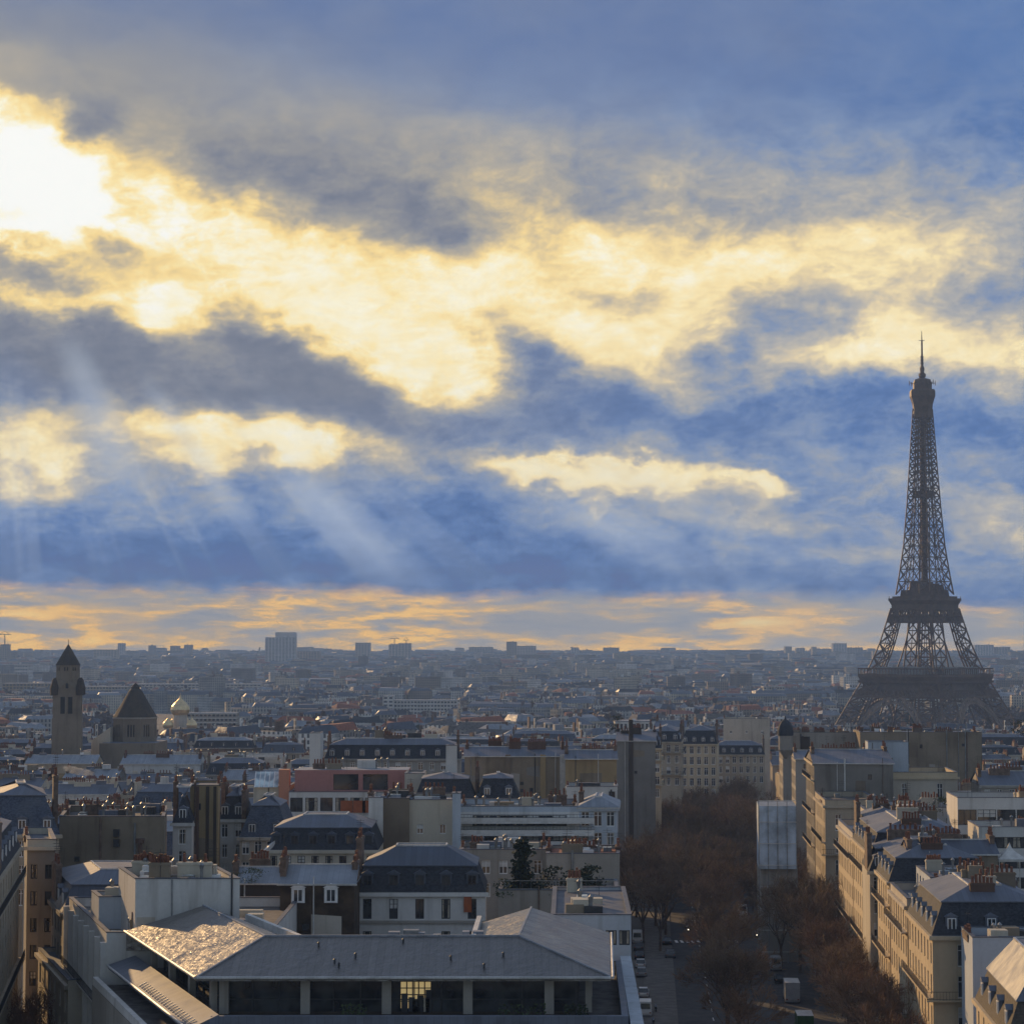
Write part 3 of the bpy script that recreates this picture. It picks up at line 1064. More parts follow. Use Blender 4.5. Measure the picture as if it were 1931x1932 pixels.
for yc in (424,):
    for k in range(12):
        x = avl(yc) + 5.0 + k * 1.05
        if 4 < k < 6: continue
        g_.face([(x, yc, ground(yc) + .066), (x + .55, yc, ground(yc) + .066), (x + .55, yc + 4, ground(yc + 4) + .066), (x, yc + 4, ground(yc + 4) + .066)], 'white_paint')
for y in range(300, 700, 9):
    x = avl(y) + 9.5
    g_.face([(x - .07, y, ground(y) + .066), (x + .07, y, ground(y) + .066), (x + .17, y + 3, ground(y + 3) + .066), (x + .03, y + 3, ground(y + 3) + .066)], 'white_paint')
tag(g_.build('road_markings'), kind='structure')
g_ = MB()
p0, p1 = at(-60, 1931, 240), at(115, 1931, 200)
g_.face([(-64, 150, -2.2), (-46, 150, -2.2), (-66, 330, -5.0), (-84, 330, -5.0)], 'asphalt')
tag(g_.build('side_street'), kind='structure')
g_ = MB()
g_.face([(-3000, 1560, -26.9), (3000, 1560, -26.4), (3000, 1640, -26.4), (-3000, 1640, -26.9)], 'water')
tag(g_.build('river_water'), kind='structure')

# ------------------------------------------------------------------ lattice tower
TX, TY = at(1745, 1222, 1712).x, 1712.0
TZ = ground(1712) - 0.5
T_IRON = 'tower_iron'
tower = thing('lattice_tower', (TX, TY, TZ), 'tall brown iron lattice tower with two platforms and a mast, rising above the rooftops', 'tower')
TAB = [(0, 81), (10, 75), (29, 63.8), (40.5, 56.8), (52, 49.5), (57.5, 46.5), (64.3, 42.8), (80, 36), (98.5, 29.8), (110, 26.2), (119, 22.6),
       (137, 19.3), (157, 16.2), (188, 13.3), (214, 11.35), (240.5, 9.5), (265, 7.75), (276, 7.4)]


def rad(h):
    for (a, ra), (b, rb) in zip(TAB, TAB[1:]):
        if h <= b: return lerp(ra, rb, (h - a) / (b - a))
    return TAB[-1][1]


def tp(ang, r, h): return (TX + r * math.cos(R(ang)), TY + r * math.sin(R(ang)), TZ + h)


CORN = [180, 270, 0, 90]                       # left, near, right and far corners as seen from here


def corner(k, h, r=None): return Vector(tp(CORN[k % 4], rad(h) if r is None else r, h))


def onface(k, t, h): return corner(k, h).lerp(corner(k + 1, h), t)


# upper shaft
levels = [119]
st = 10.2
while levels[-1] < 262:
    levels.append(levels[-1] + st)
    st *= 0.955
levels[-1] = 265
f = MB()
for k in range(4):
    for a, b in zip(levels, levels[1:]):
        f.bar(corner(k, a), corner(k, b), 1.05 - 0.35 * (a - 119) / 150, T_IRON)
        ta = lerp(0.31, 0.47, min(1, (a - 119) / 95))
        tb = lerp(0.31, 0.47, min(1, (b - 119) / 95))
        ww = 0.55
        for s0, s1 in (((0, ta), (0, tb)), ((1 - ta, 1), (1 - tb, 1))):
            f.bar(onface(k, s0[0], a), onface(k, s1[1], b), ww, T_IRON)
            f.bar(onface(k, s0[1], a), onface(k, s1[0], b), ww, T_IRON)
        f.bar(onface(k, ta, a), onface(k, tb, b), 0.7, T_IRON)
        f.bar(onface(k, 1 - ta, a), onface(k, 1 - tb, b), 0.7, T_IRON)
        f.bar(onface(k, 0, b), onface(k, 1, b), 0.6, T_IRON)
        if ta < 0.42:
            f.bar(onface(k, ta, a), onface(k, 1 - tb, b), 0.35, T_IRON)
            f.bar(onface(k, 1 - ta, a), onface(k, tb, b), 0.35, T_IRON)
f.build('upper_shaft', tower)
# lift shaft inside the upper part
f = MB()
for a, b in zip(levels, levels[1:]):
    for q in ((-1, -1), (1, -1), (1, 1), (-1, 1)):
        f.bar((TX + q[0] * 2.0, TY + q[1] * 2.0, TZ + a), (TX + q[0] * 1.7, TY + q[1] * 1.7, TZ + b), 0.75, T_IRON)
    for s in (-1, 1):
        for t in (0, .25, .5, .75):
            z0, z1 = lerp(a, b, t), lerp(a, b, t + .25)
            f.bar((TX - 2, TY + 2 * s, TZ + z0), (TX + 2, TY + 2 * s, TZ + z1), 0.5, T_IRON)
            f.bar((TX + 2, TY + 2 * s, TZ + z0), (TX - 2, TY + 2 * s, TZ + z1), 0.5, T_IRON)
f.box(TX - 1.3, TY - 1.0, TZ + 119, TX + 1.3, TY + 1.0, TZ + 262, T_IRON)
f.build('lift_shaft', tower)
f = MB()
f.lathe((TX, TY), [(8.6, TZ + 195), (8.6, TZ + 200.5)], T_IRON, 4, 0)
f.build('halfway_platform', tower)


def diamond(mb, r0, r1, z0, z1, m=T_IRON, bottom=True):
    lo = [tp(a, r0, z0) for a in CORN]
    hi = [tp(a, r1, z1) for a in CORN]
    mb.hexa(lo, hi, m, None, bottom)


# four legs between the platforms and below the first
def leg_frame(k, h):
    """outer, two side and inner edge of one leg at height h"""
    s = lerp(16.2, 11.6, min(1, max(0, (h - 57) / 58))) if h > 57 else lerp(25.5, 16.2, h / 57)
    o = corner(k, h)
    c1, c2 = corner(k + 1, h), corner(k - 1, h)
    d1, d2 = (c1 - o).normalized(), (c2 - o).normalized()
    return [o, o + d1 * s, o + d1 * s + d2 * s, o + d2 * s]


def leg(k, hs, wm):
    f = MB()
    for a, b in zip(hs, hs[1:]):
        A, Bq = leg_frame(k, a), leg_frame(k, b)
        for i in range(4):
            j = (i + 1) % 4
            f.bar(A[i], Bq[i], wm, T_IRON)
            if i in (1, 2): continue
            f.bar(A[i], Bq[j], wm * .72, T_IRON)
            f.bar(A[j], Bq[i], wm * .72, T_IRON)
            f.bar(Bq[i], Bq[j], wm * .8, T_IRON)
            m0, m1 = (A[i] + A[j]) / 2, (Bq[i] + Bq[j]) / 2
            f.bar(m0, m1, wm * .5, T_IRON)
            # the lattice inside each member reads as a broad band
            if a < 57: f.bar(A[i].lerp(Bq[i], .5), A[j].lerp(Bq[j], .5), wm * .5, T_IRON)
        ca, cb = sum(A, Vector()) / 4, sum(Bq, Vector()) / 4
        f.bar(ca, cb, wm * 1.1, T_IRON)
    return f


for k in range(4):
    f = leg(k, [59, 70, 81, 91, 100, 108], 1.05)
    lo = leg(k, [0, 9, 18, 27, 35, 43, 51, 57], 1.15)
    o = MB()
    o.v = f.v + lo.v
    o.f = f.f + [tuple(i + len(f.v) for i in fc) for fc in lo.f]
    o.mats, o.m = f.mats, f.m + lo.m
    o.build('leg', tower)
# second platform: deck, coves, truss belt
f = MB()
diamond(f, 26.5, 28.3, 111.2, 114.2)
diamond(f, 28.6, 28.6, 114.2, 116.0)
diamond(f, 26.0, 26.3, 107.5, 111.2)
for k in range(4):                             # belts of lattice under the deck
    for h0, h1, wd in ((97.5, 101.5, 1.0), (101.5, 107.5, .8)):
        n = 12
        for i in range(n):
            f.bar(onface(k, i / n, h0), onface(k, (i + 1) / n, h1), wd, T_IRON)
            f.bar(onface(k, (i + 1) / n, h0), onface(k, i / n, h1), wd, T_IRON)
        f.bar(onface(k, 0, h0), onface(k, 1, h0), 1.3, T_IRON)
        f.bar(onface(k, 0, h1), onface(k, 1, h1), 1.3, T_IRON)
    a, b, c, d = onface(k, 0.02, 98), onface(k, .98, 98), onface(k, .98, 101.4), onface(k, .02, 101.4)
    f.face([a, b, c, d], T_IRON)
    f.face([a, d, c, b], T_IRON)
f.build('second_platform', tower)
f = MB()
diamond(f, 25.5, 25.5, 116.0, 117.6)
diamond(f, 19.5, 18.5, 116.0, 122.5)
for q, r_, h0, h1 in ((0, 15.0, 122.5, 126.5), (40, 13, 122.5, 129), (150, 12, 122.5, 127.5)):
    f.lathe((TX + 4 * math.cos(q), TY), [(r_ * .8, TZ + h0), (r_ * .72, TZ + h1)], T_IRON, 8, .3)
for i in range(26):
    t = i / 26 * 4
    p = Vector(tp(CORN[int(t)], 27.9, 116)).lerp(Vector(tp(CORN[(int(t) + 1) % 4], 27.9, 116)), t % 1)
    f.bar(p, p + Vector((0, 0, 1.6)), 0.35, T_IRON)
f.build('upper_pavilion', tower)
# first platform: gallery, deep truss belt, arches
f = MB()
diamond(f, 52.8, 53.2, 50.2, 52.0)
diamond(f, 51.5, 53.0, 52.0, 55.0)
diamond(f, 53.0, 53.0, 55.0, 57.0)
for k in range(4):
    n = 26
    A = [Vector(tp(CORN[k], 52.6, 0)), Vector(tp(CORN[(k + 1) % 4], 52.6, 0))]
    for i in range(n + 1):
        p = A[0].lerp(A[1], i / n)
        f.bar(p + Vector((0, 0, 57)), p + Vector((0, 0, 61.2)), 0.5, T_IRON)
    f.bar(A[0] + Vector((0, 0, 61.2)), A[1] + Vector((0, 0, 61.2)), 0.9, T_IRON)
f.build('first_platform', tower)
f = MB()
for k in range(4):
    m = 0.5
    for t0, t1 in ((0.12, 0.40), (0.60, 0.88)):
        a0, a1 = onface(k, t0, 57).lerp(Vector((TX, TY, TZ + 57)), .12), onface(k, t1, 57).lerp(Vector((TX, TY, TZ + 57)), .12)
        d = (a1 - a0).normalized()
        mid = (a0 + a1) / 2
        f.obox((mid.x, mid.y), (d.x, d.y), (a1 - a0).length, 9, TZ + 57, TZ + 62.5, 'grey_metal', 'grey_metal')
f.build('pavilion', tower)
f = MB()
diamond(f, 50.2, 48.8, 44.0, 50.2)
for k in range(4):
    for h0, h1, n in ((39.5, 44.5, 20),):
        for i in range(n):
            f.bar(onface(k, i / n, h0), onface(k, (i + 1) / n, h1), 1.25, T_IRON)
            f.bar(onface(k, (i + 1) / n, h0), onface(k, i / n, h1), 1.25, T_IRON)
        f.bar(onface(k, 0, h0), onface(k, 1, h0), 1.6, T_IRON)
    a, b, c, d = onface(k, 0.0, 41.5), onface(k, 1, 41.5), onface(k, 1, 45), onface(k, 0, 45)
    f.face([a, b, c, d], T_IRON)
    f.face([a, d, c, b], T_IRON)
f.build('truss_belt', tower)
for k in range(4):
    f = MB()
    n = 26
    pts = []
    for i in range(n + 1):
        th = PI * i / n
        t = 0.5 - 0.315 * math.cos(th)
        h = 4 + 35.5 * math.sin(th) ** 0.9 if 0 < th < PI else 6
        t2 = 0.5 - 0.285 * math.cos(th)
        h2 = 2 + 33.0 * math.sin(th) ** 0.9 if 0 < th < PI else 4
        pts.append((onface(k, t, max(h, .5)), onface(k, t2, max(h2, .5))))
    for (a, b), (c, d) in zip(pts, pts[1:]):
        f.bar(a, c, 1.3, 'arch_iron')
        f.bar(b, d, 1.3, 'arch_iron')
        f.bar(a, d, .8, 'arch_iron')
        f.bar(b, c, .8, 'arch_iron')
    f.build('arch', tower)
# summit: flared cabin, upper cabin, mast
f = MB()
prof = [(7.6, 258), (7.7, 265), (8.2, 269), (9.3, 272.5), (10.2, 275), (10.2, 279), (9.4, 280.5)]
f.lathe((TX, TY), [(r, TZ + h) for r, h in prof], T_IRON, 8, PI / 8)
f.build('summit_cabin', tower)
f = MB()
f.lathe((TX, TY), [(7.5, TZ + 280), (7.6, TZ + 285.5), (6.4, TZ + 288.5), (3.2, TZ + 289.5)], T_IRON, 8, PI / 8)
for a in range(0, 360, 45):
    x, y = math.cos(R(a)), math.sin(R(a))
    f.bar((TX + 6 * x, TY + 6 * y, TZ + 285.6), (TX + 10.2 * x, TY + 10.2 * y, TZ + 285.8), .45, T_IRON)
    f.bar((TX + 10.2 * x, TY + 10.2 * y, TZ + 283.8), (TX + 10.2 * x, TY + 10.2 * y, TZ + 287.6), .45, T_IRON)
f.build('upper_cabin', tower)
f = MB()
f.lathe((TX, TY), [(2.0, TZ + 289), (2.9, TZ + 291.5), (2.9, TZ + 293), (1.6, TZ + 294), (1.9, TZ + 297.5), (1.1, TZ + 299.5), (1.0, TZ + 307), (0.75, TZ + 308), (0.7, TZ + 319), (0.45, TZ + 319.5), (0.2, TZ + 327)], T_IRON, 8)
for h in (301, 303.5, 306):
    f.lathe((TX, TY), [(1.3, TZ + h), (1.3, TZ + h + 1)], T_IRON, 6)
f.bar((TX - 2.3, TY, TZ + 319.6), (TX + 2.3, TY, TZ + 319.6), .4, T_IRON)
f.bar((TX, TY - 2.3, TZ + 319.6), (TX, TY + 2.3, TZ + 319.6), .4, T_IRON)
f.build('mast', tower)

# ------------------------------------------------------------------ nearest block: office building with the low zinc roof
ofc = thing('office_building', (-10, 200, ground(200)), 'foreground office block, wide low hipped zinc roof over a dark glazed top floor', 'office building')
ZE = 22.0
FL, FR, BR, BL = Vector((-26.8, 188)), Vector((8.4, 188)), Vector((9.6, 217)), Vector((-38.2, 218.5))
R1, R2, R3, R4 = Vector((-30.6, 218.5)), Vector((-21.9, 195.6)), Vector((0.6, 195.6)), Vector((1.9, 217))
I1, I2, I3, I4 = Vector((-26.2, 218.5)), Vector((-18.6, 200.5)), Vector((-3.6, 200.5)), Vector((-3.2, 217))
T3 = lambda p, z: (p[0], p[1], z)
f = MB()
ZR, ZI = 24.45, 22.9
OUT, RID, INN = [BL, FL, FR, BR], [R1, R2, R3, R4], [I1, I2, I3, I4]
for i in range(3):
    f.face([T3(OUT[i], ZE), T3(OUT[i + 1], ZE), T3(RID[i + 1], ZR), T3(RID[i], ZR)], 'zinc_near')
    f.face([T3(RID[i], ZR), T3(RID[i + 1], ZR), T3(INN[i + 1], ZI), T3(INN[i], ZI)], 'zinc_near')
f.face([T3(BL, ZE), T3(R1, ZR), T3(I1, ZI), T3(I1, 20), T3(BL, 20)], 'zinc_near')
f.face([T3(BR, ZE), T3(BR, 20), T3(I4, 20), T3(I4, ZI), T3(R4, ZR)], 'zinc_near')
for i in range(3):                                   # fascia and soffit
    f.face([T3(OUT[i], ZE - .35), T3(OUT[i + 1], ZE - .35), T3(OUT[i + 1], ZE), T3(OUT[i], ZE)], 'zinc_near')
wl = inset([FL, FR, BR, BL], 1.5)
for i, (a, b) in enumerate(((FL, FR), (FR, BR), (BL, FL))):
    j = ((0, 1), (1, 2), (3, 0))[i]
    f.face([T3(a, ZE - .35), T3(wl[j[0]], ZE - .35), T3(wl[j[1]], ZE - .35), T3(b, ZE - .35)], 'off_white')
f.build('roof', ofc)
f = MB()                                             # hip and ridge rolls, gutter
for a, b in ((FL, R2), (FR, R3)): f.bar(T3(a, ZE + .03), T3(b, ZR + .03), .16, 'zinc_pale')
for a, b in ((R1, R2), (R2, R3), (R3, R4)): f.bar(T3(a, ZR + .03), T3(b, ZR + .03), .18, 'zinc_pale')
f.build('ridge_roll', ofc)
f = MB()
for a, b in ((BL, FL), (FL, FR), (FR, BR)):
    d = (b - a).normalized()
    n = Vector((d.y, -d.x)) * .18
    f.bar(T3(a + n, ZE - .05), T3(b + n, ZE - .05), .26, 'zinc_bright', 6)
f.build('gutter', ofc)
f = MB()
for a, b in ((I1, I2), (I2, I3), (I3, I4)):
    d = (b - a).normalized()
    m_ = (a + b) / 2
    f.obox((m_.x, m_.y), (d.x, d.y), (b - a).length, .45, ZI - 2, ZI + .75 if a is not I2 else ZI + 0.25, 'off_white')
f.build('court_parapet', ofc)
rnd = random.Random(4)
for k in range(13):                                  # roof lights and hoods round the court
    x = lerp(-17.5, -2, k / 12) + rnd.uniform(-.4, .4)
    y = 201.3 + rnd.uniform(0, 2.5)
    h = rnd.uniform(.5, 1.5)
    f = MB()
    f.box(x, y, ZI - 1, x + rnd.uniform(.5, 1.6), y + 1.0, ZI + h - .2, rnd.choice(['white_paint', 'zinc_pale', 'grey_metal', 'zinc_bright']))
    f.build('roof_light', ofc)
for k in range(8):                                   # small snow hooks / vents on the slopes
    t = rnd.random()
    p = FL.lerp(FR, rnd.uniform(.12, .9)).lerp(R2.lerp(R3, rnd.uniform(.1, .9)), rnd.uniform(.2, .9))
    f = MB()
    zz = ZE + (p.y - 188) / 7.6 * (ZR - ZE)
    f.lathe((p.x, p.y), [(.09, zz - .05), (.09, zz + .3), (.15, zz + .34), (.02, zz + .44)], 'dark_metal', 6)
    f.build('vent', ofc)
# glazed set-back top floor
w = MB()
wz0, wz1 = 18.6, ZE - .35
pl = inset([FL, FR, BR, BL], 3.0)
for i in range(4):
    a, b = Vector(pl[i]), Vector(pl[(i + 1) % 4])
    w.face([T3(a, wz0), T3(b, wz0), T3(b, wz1), T3(a, wz1)], 'glass')
w.build('glazing', ofc)
for e, cnt in ((0, 13), (3, 9), (1, 8)):
    a, b = Vector(pl[e]), Vector(pl[(e + 1) % 4])
    d = (b - a).normalized()
    n = Vector((d.y, -d.x))
    f = MB()
    for k in range(cnt + 1):
        p = a.lerp(b, k / cnt) + n * .05
        f.obox((p.x, p.y), (d.x, d.y), .10, .14, wz0, wz1, 'dark_metal')
    f.obox((((a + b) / 2 + n * .06).x, ((a + b) / 2 + n * .06).y), (d.x, d.y), (b - a).length, .12, wz0 + 1.0, wz0 + 1.1, 'dark_metal')
    f.build('mullion', ofc)
    for k in range(0, cnt + 1, 3):
        p = a.lerp(b, k / cnt) + n * 1.1
        f = MB()
        f.obox((p.x, p.y), (d.x, d.y), .8, .55, wz0, wz1, 'limestone_grey')
        f.build('pillar', ofc)
a, b = Vector(pl[0]), Vector(pl[1])
f = MB()
f.face([T3(a.lerp(b, .50) + Vector((0, -.06)), wz0 + .3), T3(a.lerp(b, .585) + Vector((0, -.06)), wz0 + .3), T3(a.lerp(b, .585) + Vector((0, -.06)), wz1 - .5), T3(a.lerp(b, .50) + Vector((0, -.06)), wz1 - .5)], 'lit_room')
for k in range(1, 5):
    x = lerp(a.x, b.x, .50 + .085 * k / 5)
    f.box(x - .05, a.y - .14, wz0 + .3, x + .05, a.y - .07, wz1 - .5, 'black_iron')
for k in range(1, 4):
    z = lerp(wz0 + .3, wz1 - .5, k / 4)
    f.box(lerp(a.x, b.x, .50), a.y - .145, z, lerp(a.x, b.x, .585), a.y - .075, z + .08, 'black_iron')
for k in range(7):
    x = lerp(a.x, b.x, .50 + .085 * (k + rnd.random()) / 7.5)
    z = wz0 + .3 + rnd.uniform(.1, 1.6)
    f.box(x, a.y - .3, wz0 + .02, x + .55, a.y - .16, z, rnd.choice(['black_iron', 'dark_metal', 'curtain']))
f.build('lit_window', ofc)
# terraces below
f = MB()
P1 = [Vector((-25.0, 184.2)), Vector((9.6, 184.2)), Vector((10.6, 217)), Vector((-38.0, 219))]
P2 = [Vector((-29.0, 182.5)), Vector((10.9, 182.5)), Vector((12.0, 223)), Vector((-41.6, 219))]
f.prism(P2, ground(200) - .3, 16.6, 'limestone_grey', 'gravel_roof')
f.prism(P1, 16.6, 18.3, 'limestone_grey', 'gravel_roof')
f.prism(pl, 18.3, 18.6, 'dark_wall')
f.build('wall', ofc)
f = MB()
ring_band(f, P1, 18.25, 19.35, .10, 'zinc', [0, 1])
i_ = inset(P1, .45)
for e in (0, 1):
    f.face([T3(P1[e], 19.35), T3(P1[(e + 1) % 4], 19.35), T3(i_[(e + 1) % 4], 19.35), T3(i_[e], 19.35)], 'zinc')
    f.face([T3(i_[(e + 1) % 4], 19.35), T3(i_[(e + 1) % 4], 18.3), T3(i_[e], 18.3), T3(i_[e], 19.35)], 'zinc')
f.build('parapet', ofc)
for e in (1, 3):
    f = MB()
    a, b = Vector(P2[e]), Vector(P2[(e + 1) % 4])
    d = (b - a).normalized()
    n = Vector((d.y, -d.x))
    m_ = (a + b) / 2 - n * (.55 if e == 1 else .3)
    f.obox((m_.x, m_.y), (d.x, d.y), (b - a).length, 1.1 if e == 1 else .5, 16.6, 18.9 if e == 1 else 17.4, 'pale_blue_render' if e == 1 else 'white_render')
    f.build('side_parapet', ofc)
# sloping zinc eave of the lower storey on the street side
q3, q2 = Vector((-40.0, 218.9)), Vector((-26.6, 182.5))
q0, q1 = Vector((-37.4, 219.1)), Vector((-24.4, 184.0))
d = (q2 - q3).normalized()
n = Vector((d.y, -d.x))
f = MB()
f.face([T3(q0, 19.5), T3(q3, 18.6), T3(q2, 18.6), T3(q1, 19.5)], 'zinc')
f.face([T3(q3, 18.6), T3(q3, 18.2), T3(q2, 18.2), T3(q2, 18.6)], 'zinc')
f.face([T3(q1, 19.5), T3(q2, 18.6), T3(q2, 18.2), T3(q1, 18.2)], 'zinc')
f.face([T3(q0, 19.5), T3(q1, 19.5), T3(q1, 18.2), T3(q0, 18.2)], 'zinc')
f.bar(T3(q3 + n * .12, 18.55), T3(q2 + n * .12, 18.55), .24, 'zinc_bright', 6)
f.build('lower_roof', ofc)
for k in range(22):                                  # bright comb of snow guards over that eave
    p = q3.lerp(q2, .40 + .58 * k / 22) - n * .15
    f = MB()
    f.bar(T3(p, 18.72), T3(p - n * .7, 19.05), .10, 'zinc_bright')
    f.build('snow_guard', ofc)
# two planters on the terrace
for k, (x0, x1, m_) in enumerate(((-14.4, -12.2, 'shrub_green'), (-1.2, 2.8, 'shrub_green'), (4.4, 6.4, 'evergreen'))):
    pt = thing('planter', ((x0 + x1) / 2, 185.6, 18.32), ['trough of small yellowish shrubs on the office terrace, left of the lit window', 'long trough of dark shrubs on the office terrace near its right-hand corner', 'short trough with one dark bush at the right end of the office terrace'][k], 'planter', 'planters on the office terrace')
    f = MB()
    f.box(x0, 185.3, 18.32, x1, 185.9, 18.8, 'off_white' if k else 'dark_wall')
    f.build('trough', pt)
    f = MB()
    for i in range(260):
        c = Vector((rnd.uniform(x0, x1), rnd.uniform(185.2, 186.0), 18.8 + rnd.random() ** 1.6 * 1.3))
        u = Vector((rnd.gauss(0, 1), rnd.gauss(0, 1), rnd.gauss(0, 1))).normalized() * .14
        v = u.cross(Vector((rnd.gauss(0, 1), rnd.gauss(0, 1), rnd.gauss(0, 1)))).normalized() * .09
        f.face([c - u, c - v, c + u, c + v], m_)
    f.build('foliage', pt)

# ------------------------------------------------------------------ hand-placed buildings, near to far
NG = 'houses of the near rooftops'
HS = []


def hs(*a, **k):
    k.setdefault('group', NG)
    k.setdefault('cat', 'house')
    o = house(*a, **k)
    HS.append(o)
    return o


# white flat-roofed block to the left of the office, its flank on the side street
BFL, BBL = Vector((-40.3, 219.4)), Vector((-50.2, 250))
o = hs('apartment_house', 'white flat-roofed block with pillared flank and cluttered terrace, beside the office', [BFL, Vector((-24, 219.4)), Vector((-24, 250)), BBL], 20.7,
       'white_render', 'flat', {3: (7, 5, 1.9, 2.2, 3.2, 0.9)}, roof_m='gravel_roof', stacks=0, junk=24, parapet=1.0, balcony=(1, 3), style='d2', cornice=False)
f = MB()
dd = (BBL - BFL).normalized()
for k in range(8):
    p = BFL.lerp(BBL, k / 7)
    f.obox((p.x - .3, p.y + .3), (dd.x, dd.y), .75, .8, 2, 20.7, 'white_render')
f.build('pilaster', o)
hs('apartment_house', 'low cream wing with a bright cornice at the foot of the pillared white block', [Vector((-47.4, 236)), Vector((-45.4, 237)), Vector((-53.6, 262)), Vector((-56.0, 261))], 14.0, 'cream_render', 'flat', {3: (6, 3, 1.5, 2.2, 3.2, 1.0)}, stacks=0, parapet=.5, roof_m='zinc', trim='limestone_pale')
hs('apartment_house', 'dark-fronted house with blue zinc mansard between white block and grey side street wall', [Vector((-51.5, 253)), Vector((-36, 253)), Vector((-38, 272)), Vector((-57.5, 272))], hz(1722, 253, 130), 'old_render_grey', 'mansard', {3: (6, 5, 1.1, 2.1, 3.2, .8)}, stacks=1, dorm=3, mans_h=3.0, steep_m='zinc_dark', seed=4)
o = hs('rooftop_pavilion', 'white set-back penthouse with a pale end pier standing right behind the golden office roof slope', quad(255, 452, 220.5, 12, -18, pyref=1700), hz(1668, 220.5), 'white_render', 'flat', {}, stacks=0, roof_m='gravel_roof', junk=34, cornice=False, parapet=.5, cat='penthouse', zg=8)
o = hs('rooftop_pavilion', 'low grey stair house on the terrace of the pillared white block', quad(186, 252, 230, 6, -18, pyref=1740), hz(1700, 230), 'pale_blue_render', 'flat', {}, stacks=0, roof_m='gravel_roof', junk=3, cornice=False, parapet=.4, cat='penthouse', zg=10)
# far-left street front
hs('apartment_house', 'tall limestone street front with iron balconies at the far left edge', [Vector((-66, 205)), Vector((-49.4, 205)), Vector((-58.6, 262)), Vector((-76, 262))], hz(1597, 262, 20), 'limestone', 'mansard', {1: (14, 7, 1.2, 2.2, 3.3, .9)}, dorm=3, balcony=(0, 3), stacks=2, seed=3)
hs('apartment_house', 'narrow grey house front at the left, flat-topped, above the side street trees', quad(50, 104, 266, 18, -14, pyref=1700), hz(1597, 266, 80), 'old_render_grey', 'flat', {0: (2, 7, .8, 1.7, 3.2, 2.2)}, stacks=1, parapet=.8, style='d2', roof_m='zinc_dark', trim='cream_render', seed=5)
hs('corner_house', 'house with a big blue slate domed mansard at the left, above the grey gable', quad(-30, 112, 292, 18, -14, pyref=1550), hz(1575, 292, 60), 'limestone', 'mansard', {0: (5, 3, 1.2, 2.2, 3.2, .8)}, steep_m='slate_blue', mans_h=5.0, dorm=3, stacks=2, seed=7)
hs('apartment_house', 'large house with a broad blank brown side wall with two small black vents', quad(112, 310, 300, 20, -8, pyref=1560), hz(1552, 300, 200), 'old_render', 'flat', {}, roof_m='gravel_roof', stacks=3, junk=22, parapet=.8, cornice=False, seed=9)
f = MB()
for py in (1572, 1591):
    p = at(342 * 0 + 219, py, 299.6)
    f.box(p.x - .4, p.y - .02, p.z - .5, p.x + .4, p.y + .3, p.z + .5, 'black_iron')
f.build('vent', HS[-1])
p = at(264, 1600, 298.8)
f = MB()
f.lathe((p.x, p.y), [(.32, hz(1640, 299)), (.32, hz(1592, 299)), (.62, hz(1591, 299)), (.62, hz(1582, 299))], 'brick_dark', 8)
f.build('flue', HS[-1])
hs('apartment_house', 'narrow white house with dark slate top squeezed between two bare party walls', quad(326, 362, 318, 12, -6, pyref=1560), hz(1553, 318, 340), 'white_render', 'mansard', {0: (1, 4, 1.1, 2.2, 3.1, .9)}, dorm=1, stacks=1, seed=11, mans_h=3.6)
o = hs('apartment_house', 'tall bare ochre party wall standing alone with black seams', quad(358, 411, 326, 12, -6, pyref=1560), hz(1486, 326, 380), 'ochre_render', 'flat', {}, roof_m='zinc_dark', stacks=2, cornice=False, parapet=.3, seed=13)
f = MB()
for px in (372, 391, 405):
    p = at(px, 1550, 325.8)
    f.box(p.x - .22, p.y - .05, 2, p.x + .22, p.y + .25, hz(1484, 326), 'dark_wall' if px > 380 else 'brick_dark')
f.build('flue', o)
hs('apartment_house', 'white and grey house with dark slate roof right of the ochre party wall', quad(411, 462, 338, 12, 0, pyref=1560), hz(1546, 338, 430), 'white_render', 'mansard', {0: (2, 3, 1.0, 2.1, 3.1, .7)}, dorm=2, stacks=1, mans_h=3.4, seed=15)
hs('apartment_house', 'cream house with a rounded blue slate mansard and one white dormer', quad(452, 545, 334, 14, 0, pyref=1560), hz(1580, 334, 500), 'limestone_pale', 'mansard', {0: (4, 3, 1.1, 2.0, 3.1, .6)}, steep_m='slate_blue', mans_h=4.6, dorm=2, stacks=1, seed=17)
hs('apartment_house', 'long cream house with black mansard, five skylight dormers and a sunlit left hip', quad(503, 712, 302, 14, 0, pyref=1590), hz(1604, 302, 600), 'cream_render', 'mansard', {0: (8, 3, 1.0, 1.9, 3.0, .8)}, mans_h=2.9, dorm=6, stacks=0, rise=2.6, seed=19, style='d2')
f = MB()
q = HS[-1]
a, b = at(500, 1607, 301.6), at(541, 1566, 303.6)
f.bar(a, b, .5, 'zinc_bright')  # sunlit edge of the left hip, put in as a bright bar
f.build('ridge_roll', q)
o = hs('apartment_house', 'dark ivy-brown rear house with pale striped zinc roof and two white dormers', quad(528, 668, 246, 9, 0, pyref=1690), hz(1668, 246, 600), 'ivy_brown', 'zinc', {}, roof_m='zinc_pale', stacks=2, rise=1.7, cornice=False, seed=21)
for px in (562, 624):
    p = at(px, 1704, 245.8)
    dormer(o, (p.x, p.y, p.z), Vector((1, 0)), Vector((0, -1)), 1.5, 1.7, .6, 'white_paint')
hs('apartment_house', 'low courtyard house with stepped zinc roofs in front of the ochre wall', quad(440, 532, 262, 9, -4, pyref=1690), hz(1667, 262, 480), 'dark_wall', 'zinc', {}, roof_m='zinc_pale', stacks=3, rise=1.5, cornice=False, seed=23)
